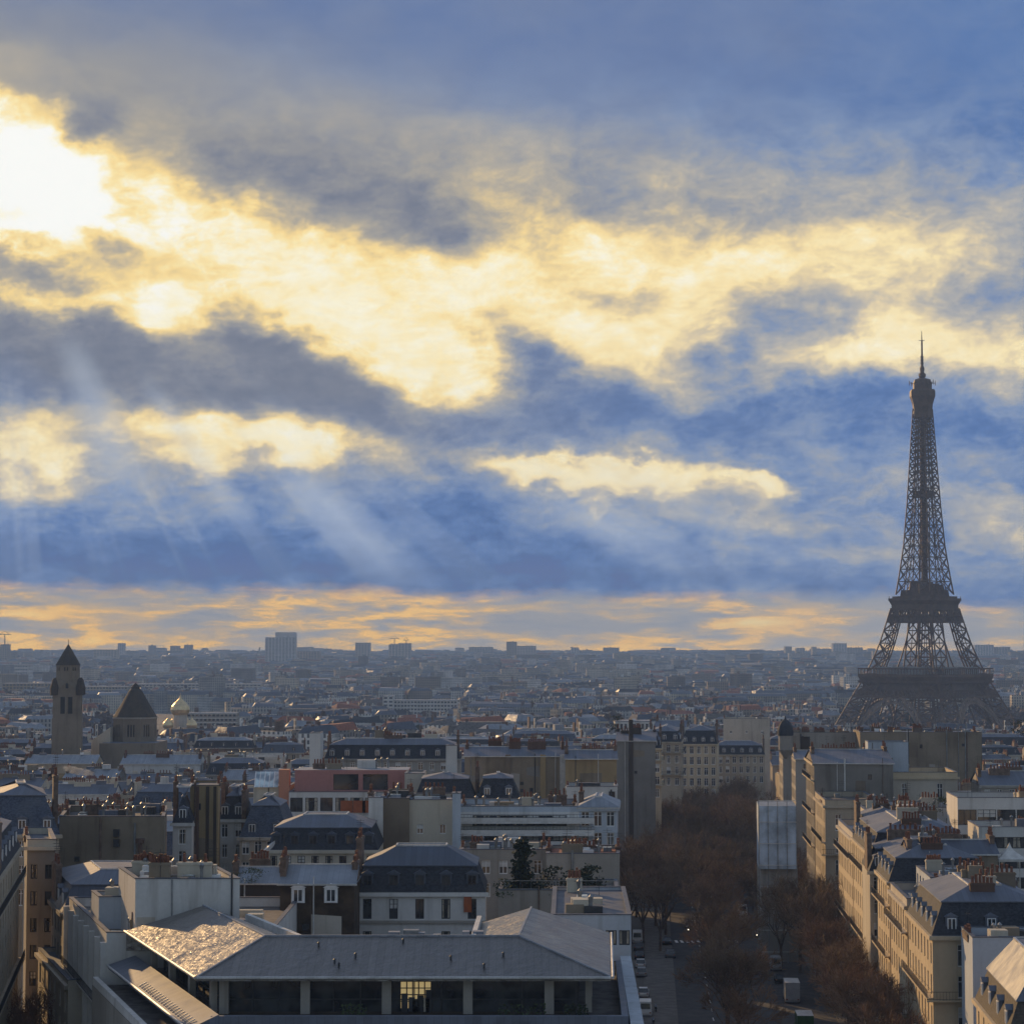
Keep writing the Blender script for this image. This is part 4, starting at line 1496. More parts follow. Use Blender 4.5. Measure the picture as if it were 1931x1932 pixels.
# white facade with the black mansard
o = hs('apartment_house', 'white-fronted house with black mansard and five tall windows, one with red blinds', quad(668, 915, 255, 12, 0, pyref=1700), hz(1684, 255, 790), 'white_render', 'mansard', {0: (5, 2, 1.0, 2.3, 3.7, .75)}, steep_m='slate', roof_m='zinc_dark', mans_h=2.9, rise=3.4, dorm=5, stacks=1, seed=25, style='d2')
f = MB()
ring_band(f, quad(668, 915, 255, 12, 0, pyref=1700), hz(1742, 255), hz(1737, 255), .3, 'limestone_grey', [0])
f.build('string_course', o)
f = MB()
p = at(882, 1705, 254.7)
f.box(p.x - .45, p.y, p.z - 1, p.x + .45, p.y + .1, p.z + 1.1, 'blind_orange')
f.build('red_blind', o)
# blank piers and cream wall behind it
hs('apartment_house', 'pale stair tower of blank white render with brown flank behind the white-fronted house', quad(695, 722, 316, 12, 0, pyref=1560), hz(1512, 316, 700), 'white_render', 'flat', {}, stacks=1, cornice=False, roof_m='zinc_bright', parapet=.5, seed=27)
hs('apartment_house', 'brown blank party wall between two white piers, chimneys on top', quad(722, 771, 317, 14, 0, pyref=1560), hz(1512, 317, 745), 'old_render_brown', 'flat', {}, stacks=2, cornice=False, roof_m='zinc_bright', junk=5, parapet=.4, seed=29)
hs('apartment_house', 'cream house with one small window and a plant on its blank back wall', quad(771, 856, 318, 14, 0, pyref=1560), hz(1516, 318, 820), 'cream_render', 'flat', {0: (2, 1, .9, 1.4, 3, 3.0)}, stacks=2, cornice=False, roof_m='zinc_pale', junk=10, parapet=.5, seed=31)
hs('stair_tower', 'slim pale blue-white chimney tower rising between cream house and terraces', quad(853, 868, 314, 3, 0, pyref=1560), hz(1500, 314, 860), 'pale_blue_render', 'flat', {}, stacks=0, cornice=False, roof_m='zinc', parapet=.2, seed=33)
# terraced modern block
o = hs('apartment_house', 'long white modern block of stepped terraces with balcony bands left of the avenue', quad(868, 1092, 326, 16, 0, pyref=1540), hz(1532, 326, 980), 'white_render', 'flat', {0: (9, 4, 2.2, 1.6, 2.9, .5)}, stacks=2, roof_m='gravel_roof', junk=26, cornice=False, parapet=.8, style='d2', seed=35, trim='pale_blue_render')
f = MB()
for k, py in enumerate((1549, 1572, 1593)):
    a, b = at(869, py, 325 - 1.2 * k), at(1120, py, 325 - 1.2 * k)
    f.box(a.x, a.y - 1.6, a.z - .3, b.x, 326.4, a.z, 'off_white')
    f.box(a.x, a.y - 1.62, a.z + .002, b.x, a.y - 1.5, a.z + .55, 'white_render')
    railing(f, (a.x, a.y - 1.55), (b.x, a.y - 1.55), a.z + .55, .5, .5, 'dark_metal')
f.build('balcony', o)
o = hs('corner_house', 'bluish glazed corner pavilion at the end of the white terraces on the avenue', quad(1092, 1163, 326, 14, AV_DX * 57, pyref=1540), hz(1524, 326, 1130), 'pale_blue_render', 'hip', {0: (3, 3, 1.2, 2.2, 3.1, .6), 1: (4, 4, 1.2, 2.2, 3.1, .6)}, stacks=1, rise=1.4, roof_m='zinc_pale', seed=37)
# garden roof
ft = quad(940, 1166, 263, 12, 2, pyref=1640)
o = hs('apartment_house', 'house with a planted roof terrace of dark evergreens and grey rear wall beside the avenue', ft, hz(1697, 258, 1050), 'limestone_grey', 'flat', {1: (4, 5, 1.1, 2.1, 3.2, 1)}, stacks=0, roof_m='gravel_roof', junk=4, cornice=False, parapet=.5, seed=39)
f = MB()
z = hz(1697, 258, 1050) + .5
railing(f, ft[0] + Vector((0, .2)), ft[1] + Vector((0, .2)), z, 1.1, 1.2, 'grey_metal', .05)
f.build('railing', o)
hs('apartment_house', 'grey house with a bare rear wall and rust-brown roof edge behind the roof garden', quad(1030, 1168, 282, 12, 3, pyref=1640), hz(1617, 282, 1090), 'limestone_grey', 'flat', {1: (4, 5, 1.1, 2.1, 3.2, 1)}, stacks=3, stack_m='brick_dark', roof_m='red_tile', junk=14, cornice=False, parapet=.4, seed=41)
hs('apartment_house', 'low grey house with flat planted terrace left of the roof garden', quad(868, 1030, 290, 12, 0, pyref=1640), hz(1612, 290, 950), 'limestone_grey', 'flat', {0: (5, 2, 1.1, 1.8, 3.0, .8)}, stacks=2, roof_m='gravel_roof', junk=16, cornice=False, parapet=.6, seed=43)
# pale wall beside the office, and the white strip of facade down to the street
o = hs('apartment_house', 'bluish-white terrace wall of the corner house between office and avenue', quad(1040, 1190, 224, 26, 1.5, pyref=1740), hz(1733, 224, 1120), 'pale_blue_render', 'flat', {0: (6, 2, 1.1, 1.5, 3.1, 1.2), 1: (6, 5, 1.1, 2.1, 3.2, 1.2)}, stacks=0, roof_m='zinc_dark', junk=12, cornice=False, parapet=.35, style='d2', seed=45)
# pink penthouse
o = hs('apartment_house', 'modern house with a pink penthouse, white window bands and orange blinds', quad(545, 800, 402, 16, 0, pyref=1500), hz(1500, 402, 650), 'white_render', 'flat', {0: (9, 3, 2.3, 2.6, 4.3, .5)}, stacks=0, roof_m='gravel_roof', cornice=False, parapet=.5, style='d2', seed=47)
f = MB()
a, b = at(600, 1555, 400), at(742, 1555, 400)
f.box(a.x, 399.2, a.z - 1.3, b.x, 402.2, a.z + .1, 'white_paint')
f.build('canopy', o)
z0 = hz(1500, 402, 650)
ph = quad(556, 770, 405, 10, 0, pyref=1470)
f = MB()
L = (ph[1] - ph[0]).length
hl = [(L * a_, L * b_, z0 + .7, z0 + 3.6) for a_, b_ in ((.34, .56), (.60, .82))]
wall_holes(f, ph[0], ph[1], z0, hz(1453, 405, 650), hl, 'pink_render', .4, 'glass')
for e in (1, 2, 3):
    wall_holes(f, ph[e], ph[(e + 1) % 4], z0, hz(1453, 405, 650), [], 'pink_render')
f.face([(p[0], p[1], hz(1453, 405, 650)) for p in ph], 'zinc_pale')
f.build('penthouse', o)
f = MB()
clutter(f, ph, hz(1453, 405, 650), 9, 5)
f.build('roof_clutter', o)
f = MB()
for k, t in enumerate((.47, .58, .66, .74)):
    p = ph[0].lerp(ph[1], t)
    zz = hz(1523, 402, 650)
    f.box(p.x - 1.1, 401.6, zz - 1.0, p.x + 1.1, 401.72, zz + 1.2, 'blind_orange')
f.build('orange_blind', o)
o = hs('apartment_house', 'salmon-orange house end with a glazed blue roof studio on its left', quad(478, 546, 405, 12, 0, pyref=1480), hz(1487, 405, 500), 'cream_render', 'flat', {}, stacks=0, roof_m='zinc', cornice=False, parapet=.3, seed=49)
f = MB()
p = at(526, 1485, 404.6)
f.box(p.x, 404.4, p.z - 4, p.x + 1.9, 407, hz(1452, 405), 'salmon_render')
f.build('pier', o)
f = MB()
for k in range(5):
    a, b = at(480 + k * 9, 1487, 404.5), at(488 + k * 9, 1487, 404.5)
    f.face([(a.x, 404.4, hz(1486, 404)), (b.x, 404.4, hz(1486, 404)), (b.x, 407, hz(1458, 404)), (a.x, 407, hz(1458, 404))], 'roof_glass')
    f.bar((a.x, 404.4, hz(1486, 404)), (a.x, 407, hz(1458, 404)), .18, 'white_paint')
f.build('studio_glazing', o)
# white gables with black skylit roofs
hs('apartment_house', 'white house with steep black roof and three roof windows, tall white chimney beside it', quad(782, 895, 384, 12, 0, pyref=1490), hz(1508, 384, 840), 'white_render', 'mansard', {0: (4, 2, .9, 1.4, 2.9, .9)}, mans_h=3.4, rise=1.6, stacks=0, seed=51)
for k, px in enumerate((812, 838, 858)):
    a = at(px, 1493, 384.55)
    f = MB()
    f.face([(a.x - .55, 384.2, a.z - .6), (a.x + .55, 384.2, a.z - .6), (a.x + .55, 384.75, a.z + .7), (a.x - .55, 384.75, a.z + .7)], 'roof_glass')
    f.build('roof_window', HS[-1])
hs('apartment_house', 'second white house with steep black roof and white dormer cheeks left of the brown wall', quad(898, 980, 386, 12, 0, pyref=1490), hz(1508, 386, 940), 'white_render', 'mansard', {0: (3, 2, .9, 1.6, 2.9, .9)}, mans_h=3.5, rise=1.4, stacks=1, dorm=2, seed=53)
hs('stair_tower', 'tall slim white chimney shaft behind the black skylit roofs', quad(841, 861, 398, 3, 0, pyref=1450), hz(1409, 398, 850), 'white_render', 'flat', {}, stacks=0, cornice=False, roof_m='zinc', parapet=.2, seed=55)
hs('apartment_house', 'white gabled side wall right of the pink penthouse', quad(763, 800, 396, 10, 0, pyref=1490), hz(1462, 396, 780), 'limestone_pale', 'flat', {}, stacks=0, cornice=False, roof_m='zinc', parapet=.2, seed=57)
# long brown party wall
o = hs('apartment_house', 'long bare brown party wall with pale pilaster strips and red chimneys', quad(876, 1066, 446, 14, 0, pyref=1460), hz(1427, 446, 960), 'old_render', 'zinc', {}, stacks=5, stack_m='brick_dark', rise=1.6, cornice=False, seed=59, pots=8)
f = MB()
for px, m_ in ((1024, 'ochre_render'), (1061, 'off_white'), (958, 'old_render_brown')):
    p = at(px, 1460, 445.7)
    f.box(p.x - .55, p.y, 5, p.x + .55, p.y + .5, hz(1424, 446), m_)
f.build('flue', o)
hs('apartment_house', 'tan bare party wall with two white pilasters beside the avenue trees', quad(1066, 1163, 440, 12, 2, pyref=1460), hz(1432, 440, 1110), 'ochre_render', 'zinc', {1: (4, 5, 1.1, 2.1, 3.2, .8)}, stacks=3, stack_m='brick_stack', rise=1.5, cornice=False, seed=61, pots=8)
hs('apartment_house', 'low white flat-topped house with one small brown window in front of the tan wall', quad(1068, 1164, 402, 12, 2, pyref=1500), hz(1494, 402, 1110), 'white_render', 'flat', {1: (4, 5, 1.1, 2.1, 3.2, .8)}, stacks=2, stack_m='white_render', cornice=False, roof_m='zinc_pale', junk=3, seed=63)
f = MB()
p = at(1154, 1502, 401.8)
f.box(p.x - .55, p.y, p.z - .8, p.x + .55, p.y + .3, p.z + .8, 'dark_wall')
f.build('window', HS[-1])
# behind: dormered and terraced row
o = hs('apartment_house', 'long dark terrace house with pale glazed dormers and a blank white end tower', quad(612, 868, 520, 14, 0, pyref=1420), hz(1432, 520, 740), 'limestone_grey', 'mansard', {0: (12, 3, 1.2, 1.9, 3.2, .8)}, mans_h=3.2, dorm=9, stacks=3, seed=65, junk=10)
hs('stair_tower', 'blank white end tower standing above the long terrace house', quad(584, 604, 512, 8, 0, pyref=1420), hz(1385, 512, 595), 'white_render', 'flat', {}, stacks=0, cornice=False, roof_m='zinc', parapet=.2, seed=67)
# left side of the avenue, further on
o = hs('apartment_house', 'tall blank grey wall with one black flue stripe beside the avenue', quad(1163, 1236, 520, 22, AV_DX * 57, pyref=1430), hz(1398, 520, 1200), 'old_render_grey', 'zinc', {1: (6, 9, 1.2, 2.2, 3.2, .8)}, stacks=4, stack_m='dark_wall', rise=1.8, cornice=False, seed=69)
f = MB()
p = at(1190, 1430, 519.7)
f.box(p.x - .5, p.y, -8, p.x + .5, p.y + .4, hz(1358, 520), 'dark_wall')
f.build('flue', o)
hs('apartment_house', 'limestone house with stepped balconies on the avenue behind the grey wall', quad(1200, 1247, 566, 26, AV_DX * 57, pyref=1430), hz(1412, 566, 1225), 'limestone_warm', 'mansard', {0: (3, 4, 1.2, 2.2, 3.2, .8), 1: (8, 6, 1.2, 2.2, 3.2, .8)}, dorm=2, stacks=2, balcony=(0, 2), seed=71)
hs('apartment_house', 'cream house with dark mansard and small balconies at the bend of the avenue', quad(1222, 1284, 640, 26, 6, pyref=1430), hz(1400, 640, 1250), 'limestone', 'mansard', {0: (4, 4, 1.2, 2.2, 3.2, .8), 1: (8, 6, 1.2, 2.2, 3.2, .8)}, dorm=3, stacks=2, balcony=(0, 2), seed=73)
hs('apartment_house', 'white blank gable wall catching light above the avenue trees', quad(1234, 1292, 716, 14, 10, pyref=1390), hz(1372, 716, 1265), 'white_render', 'zinc', {}, stacks=2, rise=2.0, cornice=False, seed=75)
hs('apartment_house', 'cream corner house with black mansard facing up the avenue', quad(1284, 1352, 704, 14, 8, pyref=1430), hz(1404, 704, 1320), 'limestone_warm', 'mansard', {0: (5, 5, 1.3, 2.5, 3.4, .7)}, dorm=4, stacks=2, mans_h=4.2, seed=77, near=True)
hs('apartment_house', 'pale cream block with four little windows in its blank flank', quad(1364, 1452, 772, 20, 6, pyref=1390), hz(1361, 772, 1400), 'limestone_pale', 'flat', {0: (3, 2, .9, 1.1, 4.4, 3.2)}, stacks=1, roof_m='zinc_pale', junk=6, cornice=False, seed=79)
hs('apartment_house', 'grey mansarded front closing the end of the tree-lined avenue', quad(1340, 1442, 742, 14, 6, pyref=1430), hz(1424, 742, 1390), 'limestone', 'mansard', {0: (8, 3, 1.2, 2.3, 3.3, .6)}, dorm=6, stacks=2, mans_h=3.0, seed=81)

# ------------------------------------------------------------------ right side of the avenue
def avfoot(y0, y1, dep):
    """a plot on the right-hand building line between two distances"""
    a, d_ = Vector((avr(y0), y0)), Vector((avr(y1), y1))
    return [a, a + Vector((dep, 0)), d_ + Vector((dep, 0)), d_]


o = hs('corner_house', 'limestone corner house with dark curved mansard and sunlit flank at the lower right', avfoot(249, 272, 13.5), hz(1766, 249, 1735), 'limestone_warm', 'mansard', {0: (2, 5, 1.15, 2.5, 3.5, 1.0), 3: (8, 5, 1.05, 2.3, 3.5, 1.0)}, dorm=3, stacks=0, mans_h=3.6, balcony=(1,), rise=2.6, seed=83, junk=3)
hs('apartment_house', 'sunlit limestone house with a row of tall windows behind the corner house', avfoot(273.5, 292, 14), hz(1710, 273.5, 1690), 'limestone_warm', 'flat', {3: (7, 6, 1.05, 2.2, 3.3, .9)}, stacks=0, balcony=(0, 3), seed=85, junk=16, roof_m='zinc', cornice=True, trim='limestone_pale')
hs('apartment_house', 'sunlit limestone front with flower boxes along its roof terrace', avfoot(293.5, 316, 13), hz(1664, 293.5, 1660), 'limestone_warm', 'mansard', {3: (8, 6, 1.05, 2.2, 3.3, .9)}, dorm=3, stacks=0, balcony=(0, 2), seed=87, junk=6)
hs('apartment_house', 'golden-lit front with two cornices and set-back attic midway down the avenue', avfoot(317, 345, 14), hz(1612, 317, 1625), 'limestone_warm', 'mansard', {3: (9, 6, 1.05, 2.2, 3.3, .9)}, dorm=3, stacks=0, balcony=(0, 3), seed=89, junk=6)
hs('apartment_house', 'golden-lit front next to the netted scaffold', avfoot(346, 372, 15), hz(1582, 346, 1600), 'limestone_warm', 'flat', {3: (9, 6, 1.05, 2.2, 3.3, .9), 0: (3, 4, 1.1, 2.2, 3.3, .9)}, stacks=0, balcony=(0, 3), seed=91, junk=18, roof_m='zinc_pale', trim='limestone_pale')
for o, (y0, y1, dep) in zip(HS[-5:], ((249, 272, 13.5), (273.5, 292, 14), (293.5, 316, 13), (317, 345, 14), (346, 372, 15))):
    for k, (yy, xo) in enumerate(((y0 + 3.6, 6.2), (y1 - 1.5, 7.5), ((y0 + y1) / 2, 9.5))):
        chimney(o, (avr(yy) + xo, yy), (1, AV_DX * 0), 2.8 + .4 * k, o['ridge'] - 3.5, o['ridge'] + .4 + .2 * k, 6, ['brick_dark', 'brick_stack', 'old_render_brown'][k])
for lb, (y0, y1), wl_, py_ in (('pale blue set-back attic on the flat sunlit house of the avenue row', (275.5, 290), 'pale_blue_render', 3.0), ('cream set-back attic with dark windows on the golden front by the scaffold', (349, 369), 'cream_render', 3.2)):
    a_ = [Vector((avr(y0) + 3.2, y0)), Vector((avr(y0) + 11.5, y0)), Vector((avr(y1) + 11.5, y1)), Vector((avr(y1) + 3.2, y1))]
    zb_ = hz(1710, 273.5, 1690) if y0 < 300 else hz(1582, 346, 1600)
    hs('rooftop_pavilion', lb, a_, zb_ + py_, wl_, 'flat', {3: (5, 1, 1.3, 2.0, 3, .5)}, stacks=0, junk=9, roof_m='zinc', parapet=.3, cornice=False, zg=zb_, cat='penthouse', style='d2')
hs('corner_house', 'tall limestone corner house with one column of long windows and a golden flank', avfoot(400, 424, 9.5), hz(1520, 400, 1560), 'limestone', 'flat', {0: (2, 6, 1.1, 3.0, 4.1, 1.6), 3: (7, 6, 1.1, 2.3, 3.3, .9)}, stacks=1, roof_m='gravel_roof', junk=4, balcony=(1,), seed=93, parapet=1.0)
hs('apartment_house', 'grey-brown house with a broad blank gable and cream balconies on the avenue', [Vector((avr(426), 426)), Vector((avr(426) + 15, 424)), Vector((avr(426) + 16, 446)), Vector((avr(448), 448))], hz(1440, 426, 1560), 'old_render_grey', 'zinc', {3: (7, 8, 1.1, 2.2, 3.2, .9)}, stacks=3, rise=2.2, trim='limestone_warm', balcony=(0, 2, 4), seed=95)
o = hs('town_house', 'classical cream house with heavy cornice and two tall windows below the white roof box', quad(1604, 1806, 436, 18, 4, pyref=1480), hz(1466, 436, 1700), 'limestone_pale', 'flat', {0: (3, 3, 1.1, 3.6, 6.2, 1.3), 3: (4, 3, 1.1, 3.0, 6.2, 1.3)}, stacks=0, roof_m='gravel_roof', junk=8, parapet=.9, seed=97, trim='limestone_warm')
o = hs('rooftop_pavilion', 'bright white box penthouse with a brown recess, standing on the cream house', quad(1637, 1713, 444, 6, 4, pyref=1440), hz(1402, 444, 1670), 'pale_blue_render', 'flat', {}, stacks=0, roof_m='zinc_pale', cornice=False, parapet=.2, zg=18, cat='penthouse', seed=99)
f = MB()
a, b = at(1646, 1452, 443.9), at(1683, 1430, 443.9)
f.box(a.x, 443.6, a.z, b.x, 444.4, b.z, 'old_render_brown')
f.build('recess', o)
hs('apartment_house', 'grey house with domed corner turret and brown chimney breast in front of the lattice tower', quad(1476, 1622, 560, 18, 4, pyref=1400), hz(1389, 560, 1550), 'limestone_grey', 'flat', {3: (6, 8, 1.2, 2.2, 3.2, .8)}, stacks=5, roof_m='zinc', junk=10, stack_m='brick_stack', cornice=False, seed=101, pots=8)
o = HS[-1]
p = at(1481, 1390, 556)
f = MB()
f.lathe((p.x, p.y), [(.3, hz(1432, 556)), (1.8, hz(1415, 556)), (1.8, hz(1387, 556))], 'limestone_grey', 12)
f.lathe((p.x, p.y), [(2.0, hz(1388, 556)), (2.0, hz(1386, 556)), (2.05, hz(1385, 556)), (2.05, hz(1378, 556)), (1.7, hz(1369, 556)), (1.0, hz(1361, 556)), (.3, hz(1357, 556)), (.05, hz(1351, 556))], 'slate', 12)
f.build('turret', o)
for px0, px1, m_, py0, py1 in ((1511, 1527, 'dark_wall', 1428, 1390), (1616, 1627, 'brick_dark', 1440, 1372)):
    a, b = at(px0, py0, 559.6), at(px1, py1, 559.6)
    f = MB()
    f.box(a.x, 559.5, a.z, b.x, 560.5, b.z, m_)
    f.build('chimney_breast', o)
hs('apartment_house', 'grey house with low blank walls in front of the domed turret', quad(1500, 1640, 500, 16, 4, pyref=1440), hz(1432, 500, 1550), 'limestone_grey', 'zinc', {3: (6, 7, 1.2, 2.2, 3.2, .8)}, stacks=3, rise=1.6, cornice=False, seed=103)
hs('apartment_house', 'broad house with an enormous bare brown wall right of the white roof box', quad(1622, 1852, 548, 18, 4, pyref=1420), hz(1384, 548, 1740), 'old_render', 'flat', {}, stacks=6, roof_m='zinc_dark', junk=14, stack_m='brick_stack', cornice=False, parapet=.3, seed=105, pots=8)
# netted scaffold on the pavement line
sx = avr(394)
sc_ = thing('scaffold', (sx - 2, 398, ground(398)), 'house front wrapped in pale blue-white scaffold netting beside the avenue', 'scaffold')
zt = hz(1521, 394, 1465)
xl, xr = xa(1430, 394), xa(1501, 394)
f = MB()
zb = hz(1640, 394, 1465)
f.hexa([(xl + .5, 395, ground(398) - .3), (xr + .3, 395, ground(398) - .3), (xr + 1, 406, ground(398) - .3), (xl + 1, 406, ground(398) - .3)], [(xl + .5, 395, zb), (xr + .3, 395, zb), (xr + 1, 406, zb), (xl + 1, 406, zb)], 'limestone_grey')
f.build('wall', sc_)
f = MB()
f.hexa([(xl, 394, zb), (xr, 394, zb), (xr + 1, 406, zb), (xl + 1, 406, zb)], [(xl, 394, zt), (xr, 394, zt), (xr + 1, 406, zt), (xl + 1, 406, zt)], 'scaffold_net', 'grey_metal')
f.build('netting', sc_)
f = MB()
for k in range(5):
    x = lerp(xl, xr, k / 4)
    f.bar((x, 393.8, ground(394)), (x, 393.8, zt + 1.4), .12, 'grey_metal')
for k in range(8):
    z = lerp(ground(394) + 2, zt + 1, k / 7)
    f.bar((xl, 393.75, z), (xr, 393.75, z), .10, 'off_white')
f.build('poles', sc_)
# bottom right corner: house with sunlit roof slope
o = hs('corner_house', 'stone house with a sunlit zinc slope over its mansard, in the bottom right corner', [Vector((44.6, 199)), Vector((62, 199)), Vector((64, 221)), Vector((46.4, 221))], 15.0, 'limestone_warm', 'mansard', {0: (5, 4, 1.1, 2.3, 3.4, .9), 3: (6, 4, 1.0, 2.2, 3.4, .9)}, dorm=3, stacks=0, mans_h=3.0, rise=5.6, topin=2.3, steep_m='slate_brown', roof_m='zinc', seed=107)
hs('apartment_house', 'white-walled house behind the sunlit bottom-right roof', quad(1834, 1990, 238, 9, 4, pyref=1800), hz(1785, 238, 1860), 'pale_blue_render', 'flat', {}, stacks=2, roof_m='zinc', junk=5, cornice=False, seed=109)
# interior of the right-hand blocks
hs('apartment_house', 'house with two blank brown-grey rear walls meeting at a dark chimney breast', quad(1715, 1882, 296, 10, 4, pyref=1640), hz(1612, 296, 1800), 'old_render', 'zinc', {}, stacks=3, rise=1.5, cornice=False, seed=111, roof_m='zinc_dark')
hs('apartment_house', 'low zinc-roofed house with tall brick chimneys below the blank rear walls', quad(1770, 1925, 272, 10, 4, pyref=1700), hz(1702, 272, 1850), 'cream_render', 'zinc', {}, stacks=3, rise=1.6, cornice=False, seed=113)
o = hs('apartment_house', 'white modern block with wide dark terrace openings at the right edge', quad(1806, 1990, 356, 14, 4, pyref=1540), hz(1516, 356, 1870), 'white_render', 'flat', {0: (5, 5, 3.0, 2.5, 4.0, 1.0)}, stacks=0, roof_m='gravel_roof', junk=8, cornice=False, style='d3', seed=115)
hs('apartment_house', 'white modern block with rows of square windows below the dark terraces', quad(1846, 1990, 330, 12, 4, pyref=1600), hz(1572, 330, 1890), 'white_render', 'flat', {0: (6, 4, 1.9, 1.7, 3.0, .6)}, stacks=0, roof_m='gravel_roof', junk=8, cornice=False, style='d2', seed=117)
hs('apartment_house', 'pale blue-white house with a single tall window behind the sunlit row', quad(1676, 1806, 372, 14, 4, pyref=1540), hz(1534, 372, 1740), 'pale_blue_render', 'flat', {0: (4, 4, 1.1, 2.4, 3.3, .8)}, stacks=3, roof_m='zinc', junk=14, cornice=False, seed=119)
hs('apartment_house', 'zinc-roofed house stepping down between golden row and white house', quad(1622, 1720, 342, 14, 4, pyref=1580), hz(1582, 342, 1680), 'limestone_grey', 'mansard', {0: (4, 3, 1.1, 2, 3.2, .8)}, dorm=4, stacks=3, seed=121, junk=3)
hs('apartment_house', 'low cream house with mansard left of the brick chimneys', quad(1640, 1780, 310, 12, 4, pyref=1640), hz(1644, 310, 1700), 'cream_render', 'mansard', {0: (5, 3, 1.1, 2, 3.2, .8)}, dorm=4, stacks=3, seed=123, junk=3)
hs('apartment_house', 'cream and grey house with long flat roof at the right edge, above the white terraces', quad(1850, 1990, 430, 14, 4, pyref=1480), hz(1482, 430, 1890), 'limestone_grey', 'zinc', {0: (6, 3, 1.1, 2, 3.2, .8)}, stacks=4, seed=125)
# garden tent on a terrace
tn = thing('garden_tent', (at(1904, 1640, 300).x, 300, hz(1646, 300)), 'small pale pavilion tent with peaked roof on a terrace at the right edge', 'tent')
f = MB()
p = parent_loc(tn)
f.hexa([(p.x + a * 2.0, p.y + b * 2.0, p.z + 1.9) for a, b in ((-1, -1), (1, -1), (1, 1), (-1, 1))], [(p.x + a * .6, p.y + b * .6, p.z + 2.9) for a, b in ((-1, -1), (1, -1), (1, 1), (-1, 1))], 'off_white')
f.lathe((p.x, p.y), [(.85, p.z + 2.9), (.4, p.z + 3.3), (.03, p.z + 4.0)], 'off_white', 4, PI / 4)
f.box(p.x - 1.9, p.y - 1.9, p.z + 1.6, p.x + 1.9, p.y + 1.9, p.z + 1.88, 'off_white')
f.build('canopy', tn)
for a, b in ((-1, -1), (1, -1), (1, 1), (-1, 1)):
    f = MB()
    f.bar((p.x + a * 1.8, p.y + b * 1.8, p.z - 6), (p.x + a * 1.8, p.y + b * 1.8, p.z + 1.62), .1, 'off_white')
    f.build('leg', tn)

# ------------------------------------------------------------------ trees
def tree_meshes(seed, H=13.0, spread=5.0, twig='twig'):
    rnd = random.Random(seed)
    tr, cr = MB(), MB()
    tr.bar((0, 0, -.3), (0, 0, H * .28), .5, 'bark', 6, .38)

    def grow(p, d, L, w, lvl):
        q = p + d * L
        mid = p + d * L * .5 + Vector((rnd.gauss(0, .05), rnd.gauss(0, .05), rnd.gauss(0, .03))) * L
        mb, m = (tr, 'bark') if lvl < 3 else (cr, twig)
        mb.bar(p, mid, w, m, 4 if lvl < 2 else 3, w * .85)
        mb.bar(mid, q, w * .85, m, 4 if lvl < 2 else 3, w * .65)
        if lvl >= 6: return
        n = (4, 3, 3, 4, 4, 4, 0)[lvl]
        for k in range(n):
            t = rnd.uniform(.45, 1.0) if k else 1.0
            b = p.lerp(q, t)
            ax = Vector((rnd.gauss(0, 1), rnd.gauss(0, 1), rnd.gauss(0, .7)))
            nd = (d + ax.normalized() * rnd.uniform(.45, .95) + Vector((0, 0, .10))).normalized()
            grow(b, nd, L * rnd.uniform(.58, .82), max(w * .58, .045), lvl + 1)

    for k in range(4):
        a = k * PI / 2 + rnd.uniform(-.4, .4)
        grow(Vector((0, 0, H * rnd.uniform(.2, .28))), Vector((math.cos(a) * .6, math.sin(a) * .6, 1)).normalized(), H * .26, .24, 1)
    return tr.mesh('trunk'), cr.mesh('crown')


TREES = [tree_meshes(11, 13, 5, 'twig'), tree_meshes(23, 12, 5, 'twig_rust'), tree_meshes(37, 14, 5, 'twig')]
print('tree faces', [len(t[1].polygons) for t in TREES])


def plant(x, y, s, label, group, k=None, z=None):
    k = random.randrange(3) if k is None else k
    t = thing('street_tree', (x, y, ground(y) + .1 if z is None else z), label, 'tree', group)
    for nm, me in zip(('trunk', 'crown'), TREES[k]):
        o = bpy.data.objects.new(nm, me)
        C.objects.link(o)
        o.parent = t
    t.scale = (s, s, s * random.uniform(.9, 1.1))
    t.rotation_euler = (0, 0, random.uniform(0, 6.28))
    return t


random.seed(19)
for side in (0, 1, 2, 3):
    y = [262, 283, 268, 250][side]
    while y < 735:
        x = (avl(y) + 3.2, lerp(avl(y), avr(y), .36), lerp(avl(y), avr(y), .70), avr(y) - 3.6)[side] + random.uniform(-.6, .6)
        ok = not (side == 2 and y < 440) and not (side == 0 and y < 436) and not (side == 3 and 388 < y < 408)
        if side == 2 and y < 480 and random.random() < .35: ok = False
        if side == 1 and y < 420 and random.random() < .3: ok = False
        if random.random() < (.16 if side else 0): ok = False
        if ok:
            lb = 'bare brown street tree standing in the rows along the avenue'
            plant(x, y, random.uniform(.95, 1.25) * (1.22 if y > 560 else 1), lb, 'bare street trees along the avenue', 1 if random.random() < (.5 if y < 420 else .15) else None)
        y += random.uniform(7, 10)
for px, Y, s_ in ((1188, 440, 1.15), (1212, 425, 1.2), (1236, 452, 1.25), (1200, 470, 1.25), (1225, 490, 1.3), (1180, 498, 1.2), (1250, 505, 1.3), (1245, 410, 1.1), (1472, 386, 1.2), (1508, 380, 1.35), (1540, 366, 1.25), (1560, 382, 1.3)):
    plant(xa(px, Y, 1700), Y, s_, 'bare brown street tree standing in the rows along the avenue', 'bare street trees along the avenue')
for k, (px, Y) in enumerate(((10, 238), (36, 244), (64, 250), (24, 256), (84, 262))):
    plant(xa(px, Y, 1900), Y, random.uniform(1.2, 1.4), 'bare rust-brown tree in the side street at the bottom left corner', 'bare trees in the left side street', 1)

